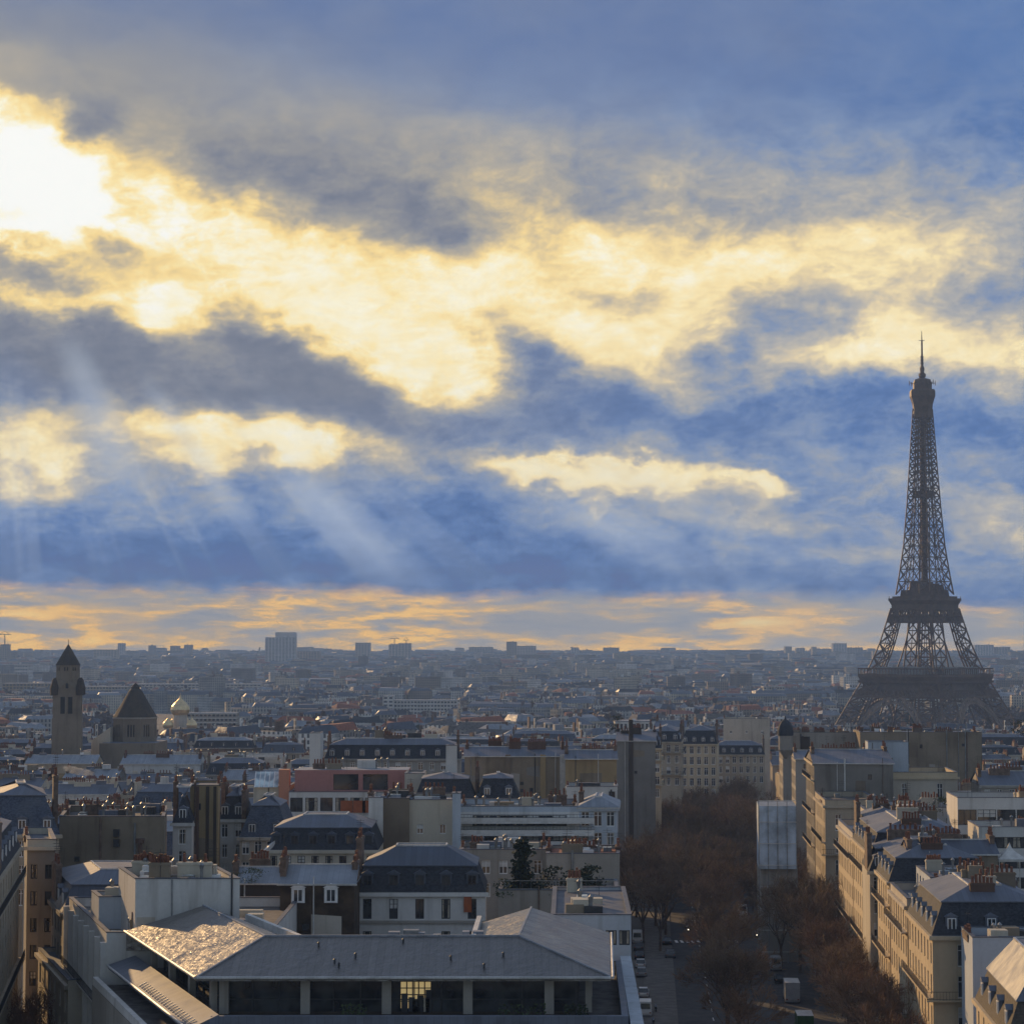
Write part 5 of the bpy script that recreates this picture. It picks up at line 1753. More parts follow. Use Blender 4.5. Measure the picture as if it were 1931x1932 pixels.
# evergreens of the roof garden and other terraces
def leafy(name, px, py0, py1, Y, wpx, label, n=700, m='evergreen', shape='cone', cat='tree', group=None):
    b, t = at(px, py0, Y), at(px, py1, Y)
    H = t.z - b.z
    r = wpx / 2 / F_PX * Y
    th = thing(name, b, label, cat, group)
    rnd = random.Random(px)
    f = MB()
    f.bar(b, b + Vector((0, 0, H * .8)), max(.08, H * .03), 'bark', 5, .04)
    f.build('trunk', th)
    f = MB()
    lumps = [(rnd.uniform(.15, 1), rnd.uniform(0, 6.28), rnd.uniform(.3, 1)) for _ in range(14)]
    for i in range(n):
        h, a, rr = rnd.choice(lumps)
        h = min(1.05, max(.02, h + rnd.gauss(0, .07)))
        env = (1 - h * .85) if shape == 'cone' else math.sin(PI * min(.98, .15 + h * .8)) ** .6
        c = b + Vector((math.cos(a) * r * rr * env + rnd.gauss(0, r * .22), math.sin(a) * r * rr * env + rnd.gauss(0, r * .22), H * h))
        u = Vector((rnd.gauss(0, 1), rnd.gauss(0, 1), rnd.gauss(0, .5))).normalized() * H * rnd.uniform(.03, .07)
        v = u.cross(Vector((rnd.gauss(0, 1), rnd.gauss(0, 1), rnd.gauss(0, 1)))).normalized() * H * .035
        f.face([c - u, c - v, c + u, c + v], m)
    f.build('crown', th)
    return th


leafy('pine_tree', 985, 1698, 1592, 266, 58, 'tall dark evergreen on the roof garden, its ragged top against the grey wall', 1100)
leafy('garden_tree', 1050, 1700, 1640, 266, 90, 'wide dark bush on the roof garden, middle of the planting', 1000, 'evergreen', 'round', 'bush')
leafy('garden_tree', 1110, 1700, 1632, 267, 70, 'dark rounded bush on the roof garden next to the avenue', 900, 'evergreen', 'round', 'bush')
leafy('garden_tree', 950, 1700, 1660, 264, 50, 'low dark shrub at the left end of the roof garden', 500, 'shrub_green', 'round', 'bush')
leafy('garden_tree', 475, 1668, 1640, 262, 70, 'green terrace shrub above the dark courtyard house', 500, 'shrub_green', 'round', 'bush')
leafy('garden_tree', 1160, 1384, 1352, 660, 36, 'dark evergreen on a roof terrace far down the left of the avenue', 300, 'evergreen', 'round', 'bush')
leafy('garden_tree', 1778, 1540, 1505, 372, 60, 'brown-green terrace bush below the classical cream house', 400, 'shrub_green', 'round', 'bush')
leafy('garden_tree', 1920, 1392, 1360, 700, 60, 'dark evergreens on a roof right of the lattice tower', 400, 'evergreen', 'round', 'bush')
leafy('garden_tree', 955, 1432, 1412, 500, 60, 'dark low hedge tree before the long brown party wall', 350, 'evergreen', 'round', 'bush')

# ------------------------------------------------------------------ vehicles
def wheel(parent, x, y, r, w=.22):
    f = MB()
    n = 10
    a = [(x - w / 2, y + r * math.cos(2 * PI * k / n), r + r * math.sin(2 * PI * k / n)) for k in range(n)]
    b = [(x + w / 2, p[1], p[2]) for p in a]
    for k in range(n): f.face([a[k], b[k], b[(k + 1) % n], a[(k + 1) % n]], 'tyre')
    f.face(a, 'grey_metal'); f.face(b[::-1], 'grey_metal')
    me = f.mesh('wheel')
    o = bpy.data.objects.new('wheel', me)
    C.objects.link(o)
    o.parent = parent


def local(mb, name, parent):
    o = bpy.data.objects.new(name, mb.mesh(name))
    C.objects.link(o)
    o.parent = parent
    return o


def vehicle(kind, x, y, paint, label, lamps=False, name='parked_car'):
    t = thing(name, (x, y, ground(y) + .08), label, {'car': 'car', 'van': 'van', 'truck': 'truck'}[kind], 'vehicles on the avenue')
    t.rotation_euler = (0, 0, -math.atan(AV_DX))
    W, L, H0, H1 = {'car': (1.75, 4.3, .85, 1.45), 'van': (1.95, 5.2, 1.15, 2.3), 'truck': (2.3, 7.0, 1.3, 3.3)}[kind]
    f = MB()
    pr = lambda z, y0, y1, w: [(-w / 2, y0, z), (w / 2, y0, z), (w / 2, y1, z), (-w / 2, y1, z)]
    f.hexa(pr(.28, -L / 2 + .1, L / 2 - .1, W * .96), pr(.6, -L / 2, L / 2, W), paint, None, True)
    f.hexa(pr(.6, -L / 2, L / 2, W), pr(H0, -L / 2 + .06, L / 2 - .1, W * .97), paint)
    if kind == 'car':
        f.hexa(pr(H0, -L * .46, L * .24, W * .95), pr(H1, -L * .30, L * .06, W * .76), 'glass', paint)
    elif kind == 'van':
        f.hexa(pr(H0, -L * .49, L * .33, W * .97), pr(H1, -L * .47, L * .16, W * .88), paint)
        f.face([(-W * .40, L * .325, H0 + .1), (W * .40, L * .325, H0 + .1), (W * .36, L * .20, H1 - .15), (-W * .36, L * .20, H1 - .15)][::-1], 'glass')
        f.face([(-W * .38, -L * .492, H0 + .1), (W * .38, -L * .492, H0 + .1), (W * .35, -L * .478, H1 - .25), (-W * .35, -L * .478, H1 - .25)], 'glass')
    local(f, 'body', t)
    if kind == 'truck':
        f = MB()
        f.box(-W / 2, -L / 2, .9, W / 2, L * .22, H1, paint, 'off_white')
        local(f, 'cargo_box', t)
        f = MB()
        f.hexa(pr(H0, L * .26, L * .49, W * .92), pr(2.4, L * .27, L * .43, W * .86), 'car_grey')
        local(f, 'cab', t)
    for sx in (-1, 1):
        for sy in (-.31, .31): wheel(t, sx * W * .46, sy * L, .33 if kind == 'car' else .40)
        f = MB()
        f.box(sx * W * .38 - .14, -L / 2 - .03, .62, sx * W * .38 + .14, -L / 2 + .05, .8, 'red_tile')
        local(f, 'tail_light', t)
        if lamps:
            f = MB()
            f.box(sx * W * .36 - .15, -L / 2 - .05, .55, sx * W * .36 + .15, -L / 2 + .02, .75, 'head_lamp')
            local(f, 'headlight', t)
    return t


def groundY(py): 
    """distance at which the street is seen at that height in view"""
    y = 330.0
    for _ in range(20): y = (CAM_Z - ground(y)) / ((py - 1222) / F_PX)
    return y


def veh(kind, px, py, paint, label, **k):
    y = groundY(py)
    return vehicle(kind, xa(px, y, py), y, paint, label, **k)


veh('van', 1217, 1906, 'car_white', 'white van parked at the left kerb, nearest of the left row', name='parked_van')
veh('car', 1213, 1872, 'car_white', 'small white car parked at the left kerb just beyond the white van')
veh('car', 1210, 1834, 'truck_grey', 'silver car parked at the left kerb near the crossing')
veh('car', 1206, 1802, 'car_black', 'black car parked at the left kerb beside the pedestrian crossing')
veh('car', 1264, 1800, 'car_grey', 'dark grey car waiting in the left lane of the avenue')
veh('car', 1258, 1776, 'car_black', 'black car in the left lane, farther up than the grey one')
veh('car', 1433, 1762, 'car_grey', 'grey car with lit headlamps driving up the avenue', lamps=True, name='driving_car')
veh('van', 1462, 1822, 'truck_grey', 'grey van standing at the right kerb behind the box truck', name='parked_van')
veh('car', 1470, 1846, 'car_black', 'dark car squeezed between grey van and box truck on the right')
veh('truck', 1492, 1880, 'truck_grey', 'grey box truck with white roof at the right kerb', name='box_truck')
veh('truck', 1516, 1944, 'truck_green', 'green truck cut off by the bottom edge', name='box_truck')
veh('car', 1208, 1818, 'car_white', 'white hatchback parked between the silver and the black car')
veh('car', 1204, 1786, 'car_grey', 'dark car parked at the left kerb, last before the crossing')
veh('van', 1202, 1772, 'car_white', 'white delivery van at the left kerb right by the crossing', name='parked_van')
veh('car', 1222, 1960, 'car_white', 'white car at the left kerb cut off by the bottom edge')
veh('car', 1300, 1745, 'car_white', 'white car in mid avenue below the bare trees')
veh('van', 1400, 1722, 'car_white', 'white van driving up the middle of the avenue', name='driving_van')
veh('car', 1340, 1690, 'car_white', 'white car between the trees far up the avenue')
veh('car', 1405, 1665, 'car_grey', 'grey car under the trees near the scaffold')
veh('car', 1300, 1648, 'car_black', 'dark car under the left-hand tree row')
for px, py in ((1229, 1900), (1224, 1925)):
    y = groundY(py)
    x = xa(px, y, py)
    t = thing('motorcycle', (x + .6, y, ground(y) + .1), 'black motorcycle parked beside the white van' if py == 1900 else 'second dark motorcycle, nearer than the white van', 'motorcycle')
    f = MB()
    f.hexa([(-.16, -.7, .45), (.16, -.7, .45), (.16, .6, .45), (-.16, .6, .45)], [(-.14, -.8, .82), (.14, -.8, .82), (.12, .5, .95), (-.12, .5, .95)], 'car_black', None, True)
    f.bar((0, .55, .3), (0, .42, 1.1), .07, 'grey_metal')
    f.bar((-.35, .42, 1.08), (.35, .42, 1.08), .05, 'grey_metal')
    local(f, 'body', t)
    wheel(t, 0, .62, .32, .12)
    wheel(t, 0, -.62, .32, .14)

# street lamps that are lit
for k, (px, py, m) in enumerate(((1322, 1795, 'amber_lamp'), (1298, 1775, 'head_lamp'), (1418, 1553, 'amber_lamp'))):
    y = groundY(py)
    x = xa(px, y, py)
    t = thing('traffic_light', (x, y, ground(y)), ['traffic light post showing amber at the crossing in mid avenue', 'traffic light post showing white beside the left lane', 'small amber traffic light near the foot of the scaffold'][k], 'traffic light')
    f = MB()
    f.bar((0, 0, 0), (0, 0, 3.2), .10, 'dark_metal', 6)
    local(f, 'post', t)
    f = MB()
    f.box(-.16, -.14, 2.35, .16, .14, 3.25, 'car_black')
    local(f, 'housing', t)
    f = MB()
    f.lathe((0, 0), [(.11, 0), (.11, .03)], m, 8)
    for i, v in enumerate(f.v): f.v[i] = (v[0], -.15 - v[2], 2.8 + v[1])
    local(f, 'lamp', t)

# ------------------------------------------------------------------ church tower, church dome, gold domes
Y = 780
bx = lambda px: xa(px, Y, 1350)
bt = thing('bell_tower', (bx(122), Y + 5, ground(Y)), 'tall square stone bell tower with brown pyramid spire at the left', 'bell tower', None)
cx_, cy_ = bx(122), Y + 5
hw = (bx(150) - bx(94)) / 2
rotq = lambda r, z, a=R(8): [(cx_ + r * (math.cos(a) * u - math.sin(a) * v), cy_ + r * (math.sin(a) * u + math.cos(a) * v), z) for u, v in ((-1, -1), (1, -1), (1, 1), (-1, 1))]
f = MB()
f.hexa(rotq(hw * .99, ground(Y)), rotq(hw * .97, hz(1355, Y)), 'church_stone')
ql, qh = rotq(hw * .93, hz(1355, Y)), rotq(hw * .90, hz(1300, Y))
for i in range(4):
    a, b = Vector(ql[i]), Vector(ql[(i + 1) % 4])
    L = (b - a).length
    wall_holes(f, a, b, hz(1355, Y), hz(1300, Y), [(L * .27, L * .43, hz(1347, Y), hz(1315, Y)), (L * .54, L * .70, hz(1347, Y), hz(1315, Y))], 'church_stone', 1.2, 'black_iron')
f.face(rotq(hw * .97, hz(1355, Y) + .01), 'church_stone')
f.hexa(rotq(hw * .9, hz(1300, Y)), rotq(hw * .70, hz(1283, Y)), 'church_stone')
f.build('tower_shaft', bt)
for i in range(4):                                    # carved corner figures and gablets
    q = rotq(hw * .84, 0)[i]
    f = MB()
    f.lathe((q[0], q[1]), [(1.5, hz(1312, Y)), (1.6, hz(1298, Y)), (1.1, hz(1290, Y)), (.9, hz(1284, Y)), (.2, hz(1279, Y))], 'dark_wall', 8)
    f.build('corner_figure', bt)
    a, b = Vector(rotq(hw * .93, hz(1300, Y))[i]), Vector(rotq(hw * .93, hz(1300, Y))[(i + 1) % 4])
    m_ = (a + b) / 2
    f = MB()
    n_ = Vector(((b - a).y, -(b - a).x, 0)).normalized() * .3
    A, B_, T_ = a.lerp(b, .22) + n_, a.lerp(b, .78) + n_, m_ + n_ + Vector((0, 0, hz(1284, Y) - hz(1300, Y)))
    f.face([A, B_, T_], 'church_stone')
    f.face([A, T_, T_ - n_ * 5, A - n_ * 5], 'church_stone')
    f.face([B_, B_ - n_ * 5, T_ - n_ * 5, T_], 'church_stone')
    dd = (b - a).normalized()
    zc = hz(1300, Y) + .2
    P_ = lambda u, z: m_ + n_ * 1.2 + dd * u + Vector((0, 0, z - m_.z))
    f.face([P_(-.5, zc), P_(.5, zc), P_(.5, zc + 1.5), P_(0, zc + 2.1), P_(-.5, zc + 1.5)], 'black_iron')
    f.build('gablet', bt)
f = MB()
n = 8
r8 = hw * .80
ring = lambda r, z: [(cx_ + r * math.cos(2 * PI * (k + .5) / n), cy_ + r * math.sin(2 * PI * (k + .5) / n), z) for k in range(n)]
lo = ring(r8, 0)
for k in range(n):
    a, b = Vector(lo[k]), Vector(lo[(k + 1) % n])
    L = (b - a).length
    wall_holes(f, a, b, hz(1288, Y), hz(1254, Y), [(L * .28, L * .44, hz(1266, Y), hz(1259, Y)), (L * .58, L * .74, hz(1266, Y), hz(1259, Y))], 'church_stone', .8, 'black_iron')
f.build('belfry', bt)
f = MB()
f.hexa(ring(r8 * 1.06, hz(1255, Y)), ring(r8 * .05, hz(1216, Y)), 'slate_brown', None, True)
f.bar((cx_, cy_, hz(1218, Y)), (cx_, cy_, hz(1206, Y)), .16, 'dark_metal')
f.build('spire', bt)

Y = 800
ch = thing('church_dome', (xa(248, Y, 1350), Y + 8, ground(Y)), 'domed stone church with dark conical roof and tall slit windows, right of the bell tower', 'church')
cx_, cy_ = xa(248, Y, 1350), Y + 8
rr = (xa(290, Y, 1350) - xa(206, Y, 1350)) / 2
n = 8
f = MB()
lo = ring(rr, 0)
for k in range(n):
    a, b = Vector(lo[k]), Vector(lo[(k + 1) % n])
    L = (b - a).length
    hl = [(L * u, L * (u + .09), hz(1391, Y), hz(1368, Y)) for u in (.26, .42, .58)]
    wall_holes(f, a, b, ground(Y), hz(1357, Y), hl, 'church_stone', 1.0, 'black_iron')
f.build('drum', ch)
f = MB()
f.hexa(ring(rr * 1.04, hz(1357, Y)), ring(rr * 1.04, hz(1354, Y)), 'limestone_grey', None, True)
f.build('cornice', ch)
f = MB()
f.lathe((cx_, cy_), [(rr * 1.0, hz(1354, Y)), (rr * .62, hz(1328, Y)), (rr * .30, hz(1304, Y)), (rr * .20, hz(1300, Y)), (rr * .20, hz(1297, Y)), (rr * .12, hz(1293, Y)), (.05, hz(1289, Y))], 'slate_brown', 16)
f.build('dome_roof', ch)
f = MB()
a, b = at(176, 1402, Y + 2), at(206, 1372, Y + 2)
f.hexa([(a.x, Y - 2, ground(Y)), (b.x + 1, Y - 2, ground(Y)), (b.x + 1, Y + 12, ground(Y)), (a.x, Y + 12, ground(Y))], [(a.x, Y - 2, hz(1398, Y)), (b.x + 1, Y - 2, hz(1372, Y)), (b.x + 1, Y + 12, hz(1372, Y)), (a.x, Y + 12, hz(1398, Y))], 'cream_render', 'zinc_pale')
f.build('transept', ch)
f = MB()
f.prism([(xa(196, Y), Y - 10), (xa(300, Y), Y - 10), (xa(300, Y), Y + 18), (xa(196, Y), Y + 18)], ground(Y), hz(1402, Y - 8), 'church_stone', 'zinc')
f.build('nave', ch)

Y = 1480
cd = thing('domed_cathedral', (xa(340, Y, 1370), Y, ground(Y)), 'cathedral crowned by gleaming gold onion domes, right of the church dome', 'cathedral')
f = MB()
f.prism([(xa(305, Y), Y), (xa(376, Y), Y), (xa(376, Y), Y + 26), (xa(305, Y), Y + 26)], ground(Y), hz(1384, Y), 'limestone_pale', 'zinc_pale')
f.build('nave', cd)
for px, py, wpx, dy in ((340, 1349, 36, 12), (317, 1374, 21, 2), (362, 1374, 21, 2), (327, 1371, 18, 22), (353, 1371, 18, 22)):
    yy = Y + dy
    x = xa(px, yy, py)
    r = wpx / 2 / F_PX * yy
    zb = hz(py, yy)
    f = MB()
    f.lathe((x, yy), [(r * .72, zb - r * 1.3), (r * .72, zb)], 'limestone_pale', 12)
    d_ = f.build('drum', cd)
    f = MB()
    f.lathe((x, yy), [(r * .74, zb), (r * .93, zb + r * .22), (r, zb + r * .55), (r * .92, zb + r * .9), (r * .66, zb + r * 1.25), (r * .36, zb + r * 1.5), (r * .15, zb + r * 1.72), (r * .05, zb + r * 1.95), (.04, zb + r * 2.35)], 'gold_leaf', 16)
    f.build('onion_dome', cd)

# ------------------------------------------------------------------ named blocks of the middle distance
def slab(name, label, px0, px1, py0, Y, depth, wall, rows, bays, cat='apartment block', hgt=None, roof_m='zinc_pale', band=None, ang=0, group='large blocks of the middle distance'):
    z1 = hz(py0, Y, (px0 + px1) / 2)
    zg = ground(Y) - .5
    ft = quad(px0, px1, Y, depth, ang, pyref=py0)
    cx = sum(p.x for p in ft) / 4
    root = thing(name, (cx, Y + depth / 2, zg), label, cat, group)
    f = MB()
    st = (z1 - zg) / max(rows, 1)
    for e in range(4):
        a, b = ft[e], ft[(e + 1) % 4]
        L = (b - a).length
        nb = max(1, round(bays * L / (ft[1] - ft[0]).length))
        hl = []
        if e != 2:
            for r in range(rows):
                for k in range(nb):
                    u = (k + .5) * L / nb
                    hl.append((u - L / nb * .32, u + L / nb * .32, zg + r * st + st * .30, zg + r * st + st * .80))
        wall_holes(f, a, b, zg, z1, hl, wall, .6, 'glass')
    f.build('wall', root)
    f = MB()
    f.prism(inset(ft, -.15), z1, z1 + .5, roof_m)
    clutter(f, [Vector(p) for p in ft], z1 + .5, 4, px0, 3)
    f.build('roof', root)
    if band:
        f = MB()
        for r in range(1, rows + 1):
            ring_band(f, ft, zg + r * st - st * .22, zg + r * st - .02, .9, band, [0])
        f.build('balcony', root)
    return root


slab('office_block', 'long pale slab with a grid of white window frames behind the church dome', 245, 492, 1291, 2900, 30, 'limestone_pale', 9, 34, band='off_white')
slab('apartment_block', 'long yellowish stone block running behind the bell tower', 4, 150, 1290, 2820, 30, 'ochre_render', 8, 22)
slab('apartment_block', 'tan stone block between bell tower and church dome', 158, 240, 1296, 2700, 30, 'limestone', 8, 14)
slab('apartment_block', 'striped apartment block with white balcony bands right of the gold domes', 352, 446, 1346, 1560, 16, 'limestone_grey', 9, 12, band='off_white')
slab('apartment_block', 'wide white block with pale balconies in the middle of the city', 724, 862, 1322, 2080, 24, 'white_render', 8, 22, band='off_white')
slab('apartment_block', 'narrow white end block beside the wide white balconied one', 722, 742, 1314, 2070, 22, 'white_render', 9, 2)
slab('office_block', 'blue-white office cube beyond the bell tower, left', 27, 52, 1254, 3500, 40, 'white_render', 9, 8)
slab('apartment_block', 'pale round-shouldered tower block in the middle distance', 1086, 1118, 1256, 4300, 40, 'limestone_pale', 14, 8)
slab('apartment_block', 'pale slab right of the round-shouldered tower block', 1118, 1166, 1268, 4100, 40, 'limestone_grey', 10, 12)
slab('apartment_block', 'greenish-white block left of the lattice tower', 1602, 1642, 1292, 2700, 30, 'white_render', 8, 8)
slab('apartment_block', 'cream block above the brown tree belt left of the lattice tower', 1440, 1480, 1296, 2600, 30, 'cream_render', 8, 8)
slab('apartment_block', 'pale villa-like block with corner chimneys above the grey avenue wall', 1160, 1240, 1362, 1100, 16, 'white_render', 6, 10)

# skyline
def sky_block(label, px0, px1, py, Y, wall, rows=14, bays=6, name='tower_block', step=None):
    r = slab(name, label, px0, px1, py, Y, 40, wall, rows, bays, 'tower block', group='tower blocks on the skyline')
    if step:
        f = MB()
        ft = quad(step[0], step[1], Y + 2, 36, pyref=py)
        f.prism(ft, hz(py, Y) - 1, hz(step[2], Y), wall, 'zinc')
        f.build('upper_storeys', r)
    return r


sky_block('highest grey twin-stepped tower block on the skyline, steam drifting from it', 500, 557, 1203, 5200, 'white_render', 24, 9, step=(519, 557, 1193))
for lb, px0, px1, py, Y in (
        ('pale tower block cut by the left edge of the view', 0, 13, 1216, 5200), ('small dark tower block on the skyline right of the bell tower', 222, 233, 1214, 7000),
        ('tiny slim tower block on the left skyline', 280, 291, 1218, 7400), ('low double tower block on the left skyline', 321, 337, 1219, 7400), ('square tower block left of the grey twin tower', 347, 361, 1217, 7300),
        ('broad bluish slab below the left skyline', 177, 220, 1226, 5600), ('bluish slab just right of the grey twin tower', 560, 603, 1229, 5400), ('flat-topped tower block in the middle of the skyline', 670, 698, 1213, 6200),
        ('dark tower block under the skyline crane', 733, 751, 1216, 6400), ('pale tower block under construction beside the crane', 751, 775, 1214, 6100), ('wide low block on the wooded ridge', 884, 930, 1221, 7600),
        ('slim tall tower block right of the wooded ridge', 955, 975, 1211, 6000), ('stepped lower block touching the slim tall one', 975, 1011, 1219, 6100), ('flat block on the ridge in the centre right', 1138, 1168, 1222, 7600),
        ('small block on the ridge right of centre', 1077, 1092, 1223, 7400), ('first of three little tower blocks left of the lattice tower', 1481, 1493, 1220, 7200), ('middle, wider one of three little tower blocks', 1502, 1518, 1223, 7200),
        ('smallest of the three little tower blocks', 1532, 1540, 1221, 7200), ('big dark block on the ridge left of the lattice tower', 1571, 1597, 1214, 7000), ('long low block joining the big dark ridge block', 1597, 1627, 1222, 7000),
        ('broad block on the ridge right of the lattice tower', 1838, 1874, 1217, 7000), ('lower block at the right end of the ridge', 1878, 1905, 1221, 7000)):
    sky_block(lb, px0, px1, py, Y, random.choice(['limestone_grey', 'limestone', 'white_render', 'cream_render']), 12, max(3, (px1 - px0) // 5))
# cranes
def crane(px, pyb, pyt, Y, jib, label, luff=False):
    b, t = at(px, pyb, Y), at(px, pyt, Y)
    r = thing('tower_crane', b, label, 'crane')
    f = MB()
    w = 4.0
    f.bar(b, t, w * .5, 'dark_metal')
    f.build('mast', r)
    f = MB()
    k = Y / F_PX
    if luff: f.bar(t, t + Vector((jib[0] * k, 0, jib[1] * k)), w * .4, 'dark_metal', 4, w * .25)
    else:
        f.bar(t + Vector((jib[0] * k, 0, 0)), t + Vector((jib[1] * k, 0, 0)), w * .4, 'dark_metal')
        f.bar(t + Vector((jib[1] * k * .8, 0, 0)), t + Vector((0, 0, 6 * k)), w * .2, 'dark_metal')
        f.bar(t + Vector((jib[0] * k * .8, 0, 0)), t + Vector((0, 0, 6 * k)), w * .2, 'dark_metal')
    f.build('jib', r)


crane(490, 1228, 1221, 5600, (-12, -30), 'luffing crane with steep jib beside the grey twin tower', True)
crane(744, 1218, 1205, 6300, (-9, 9), 'tall tower crane over the building site in the middle of the skyline')
crane(766, 1214, 1208, 6100, (-6, 5), 'small tower crane right of the tall one')
crane(9, 1218, 1197, 5200, (-12, 12), 'tower crane at the far left edge of the skyline')
crane(1085, 1226, 1222, 7400, (-10, 6), 'faint low crane on the ridge right of centre')


# ------------------------------------------------------------------ steam
def steam(label, pts, Y, dens, col=(.9, .88, .85)):
    r0 = at(pts[0][0], pts[0][1], Y)
    bm = bmesh.new()
    for px, py, r in pts:
        p = at(px, py, Y) - r0
        rr_ = r / F_PX * Y
        bmesh.ops.create_icosphere(bm, subdivisions=2, radius=rr_, matrix=Matrix.Translation(p) @ Matrix.Diagonal((1.25, 1.0, .8, 1)))
    me = bpy.data.meshes.new('steam_plume')
    bm.to_mesh(me)
    bm.free()
    o = bpy.data.objects.new('steam_plume', me)
    C.objects.link(o)
    o.location = r0
    rm = o.modifiers.new('remesh', 'REMESH')
    rm.mode = 'VOXEL'
    rm.voxel_size = max(.25, 1.6 / F_PX * Y)
    m = bpy.data.materials.new('steam')
    m.use_nodes = True
    nt = m.node_tree
    nt.nodes.clear()
    with use_tree(nt):
        g = nt.nodes.new('ShaderNodeNewGeometry').outputs['Position']
        n1 = noise3(nt, g, .30 * 800 / Y, 4, .6)
        d = smooth(n1, .40, .62) * dens
        v = nt.nodes.new('ShaderNodeVolumePrincipled')
        v.inputs['Color'].default_value = (*col, 1)
        nt.links.new(d.o, v.inputs['Density'])
        ou = nt.nodes.new('ShaderNodeOutputMaterial')
        nt.links.new(v.outputs[0], ou.inputs['Volume'])
    me.materials.append(m)
    tag(o, label, 'steam')


steam('white wisp of steam drifting over the roofs below the bell tower', [(126, 1449, 8), (138, 1453, 9), (150, 1456, 9), (163, 1458, 8), (174, 1460, 5)], 560, 1.2)
steam('small bright puff of steam above the dark dormered terrace house', [(806, 1378, 6), (815, 1376, 8), (826, 1379, 7), (834, 1382, 5)], 640, 1.5)
steam('thin grey smoke trailing from the highest tower block on the skyline', [(541, 1184, 3), (533, 1180, 4), (524, 1175, 4), (516, 1170, 4), (507, 1164, 4)], 5200, .06, (.35, .35, .4))

# ------------------------------------------------------------------ middle-distance houses, one by one
random.seed(5)
BLOCK = []                                       # bearing span, distance, height in view they must keep free
for o in HS:
    ws = [c for c in o.children if c.name.startswith('wall')]
    if not ws: continue
    pts = [o.location + v.co for v in ws[0].data.vertices]
    pxs = [CX + p.x / p.y * F_PX for p in pts]
    top = max(p.z for p in pts)
    yy = min(p.y for p in pts)
    BLOCK.append((min(pxs), max(pxs), yy, max(p.y for p in pts), 1222 + (CAM_Z - top) / yy * F_PX, min(p.x for p in pts), max(p.x for p in pts)))
for px0, px1, yy, py in ((92, 152, 778, 1362), (174, 300, 790, 1358), (300, 380, 1470, 1360), (352, 446, 1560, 1330)):
    BLOCK.append((px0, px1, yy, yy + 20, py, xa(px0, yy), xa(px1, yy)))
BLOCK.append((0, 0, 100, 225, 0, -80, 20))

MID = []
WALLS = ['limestone', 'limestone_grey', 'limestone_pale', 'cream_render', 'white_render', 'old_render', 'old_render_grey', 'ochre_render', 'limestone', 'old_render_brown', 'white_render', 'limestone_pale', 'cream_render']
WNAME = dict(limestone='stone', limestone_grey='grey stone', limestone_pale='pale stone', cream_render='cream', white_render='white', old_render='brown rendered', old_render_grey='dull grey',
             ochre_render='ochre', old_render_brown='dark brown')


def lm(px):
    for lim, s in ((60, 'at the left edge'), (94, 'left of the bell tower'), (152, 'below the bell tower'), (205, 'right of the bell tower'), (292, 'below the church dome'), (380, 'below the gold domes'),
                   (470, 'right of the gold domes'), (560, 'below the grey twin tower'), (720, 'above the pink penthouse'), (860, 'below the white balconied block'),
                   (1000, 'above the brown party wall'), (1165, 'above the tan party wall'), (1290, 'left of the avenue'), (1460, 'beyond the avenue'), (1600, 'left of the lattice tower'),
                   (1720, 'at the tower\'s left foot'), (1830, 'at the tower\'s right foot')):
        if px < lim: return s
    return 'right of the lattice tower'


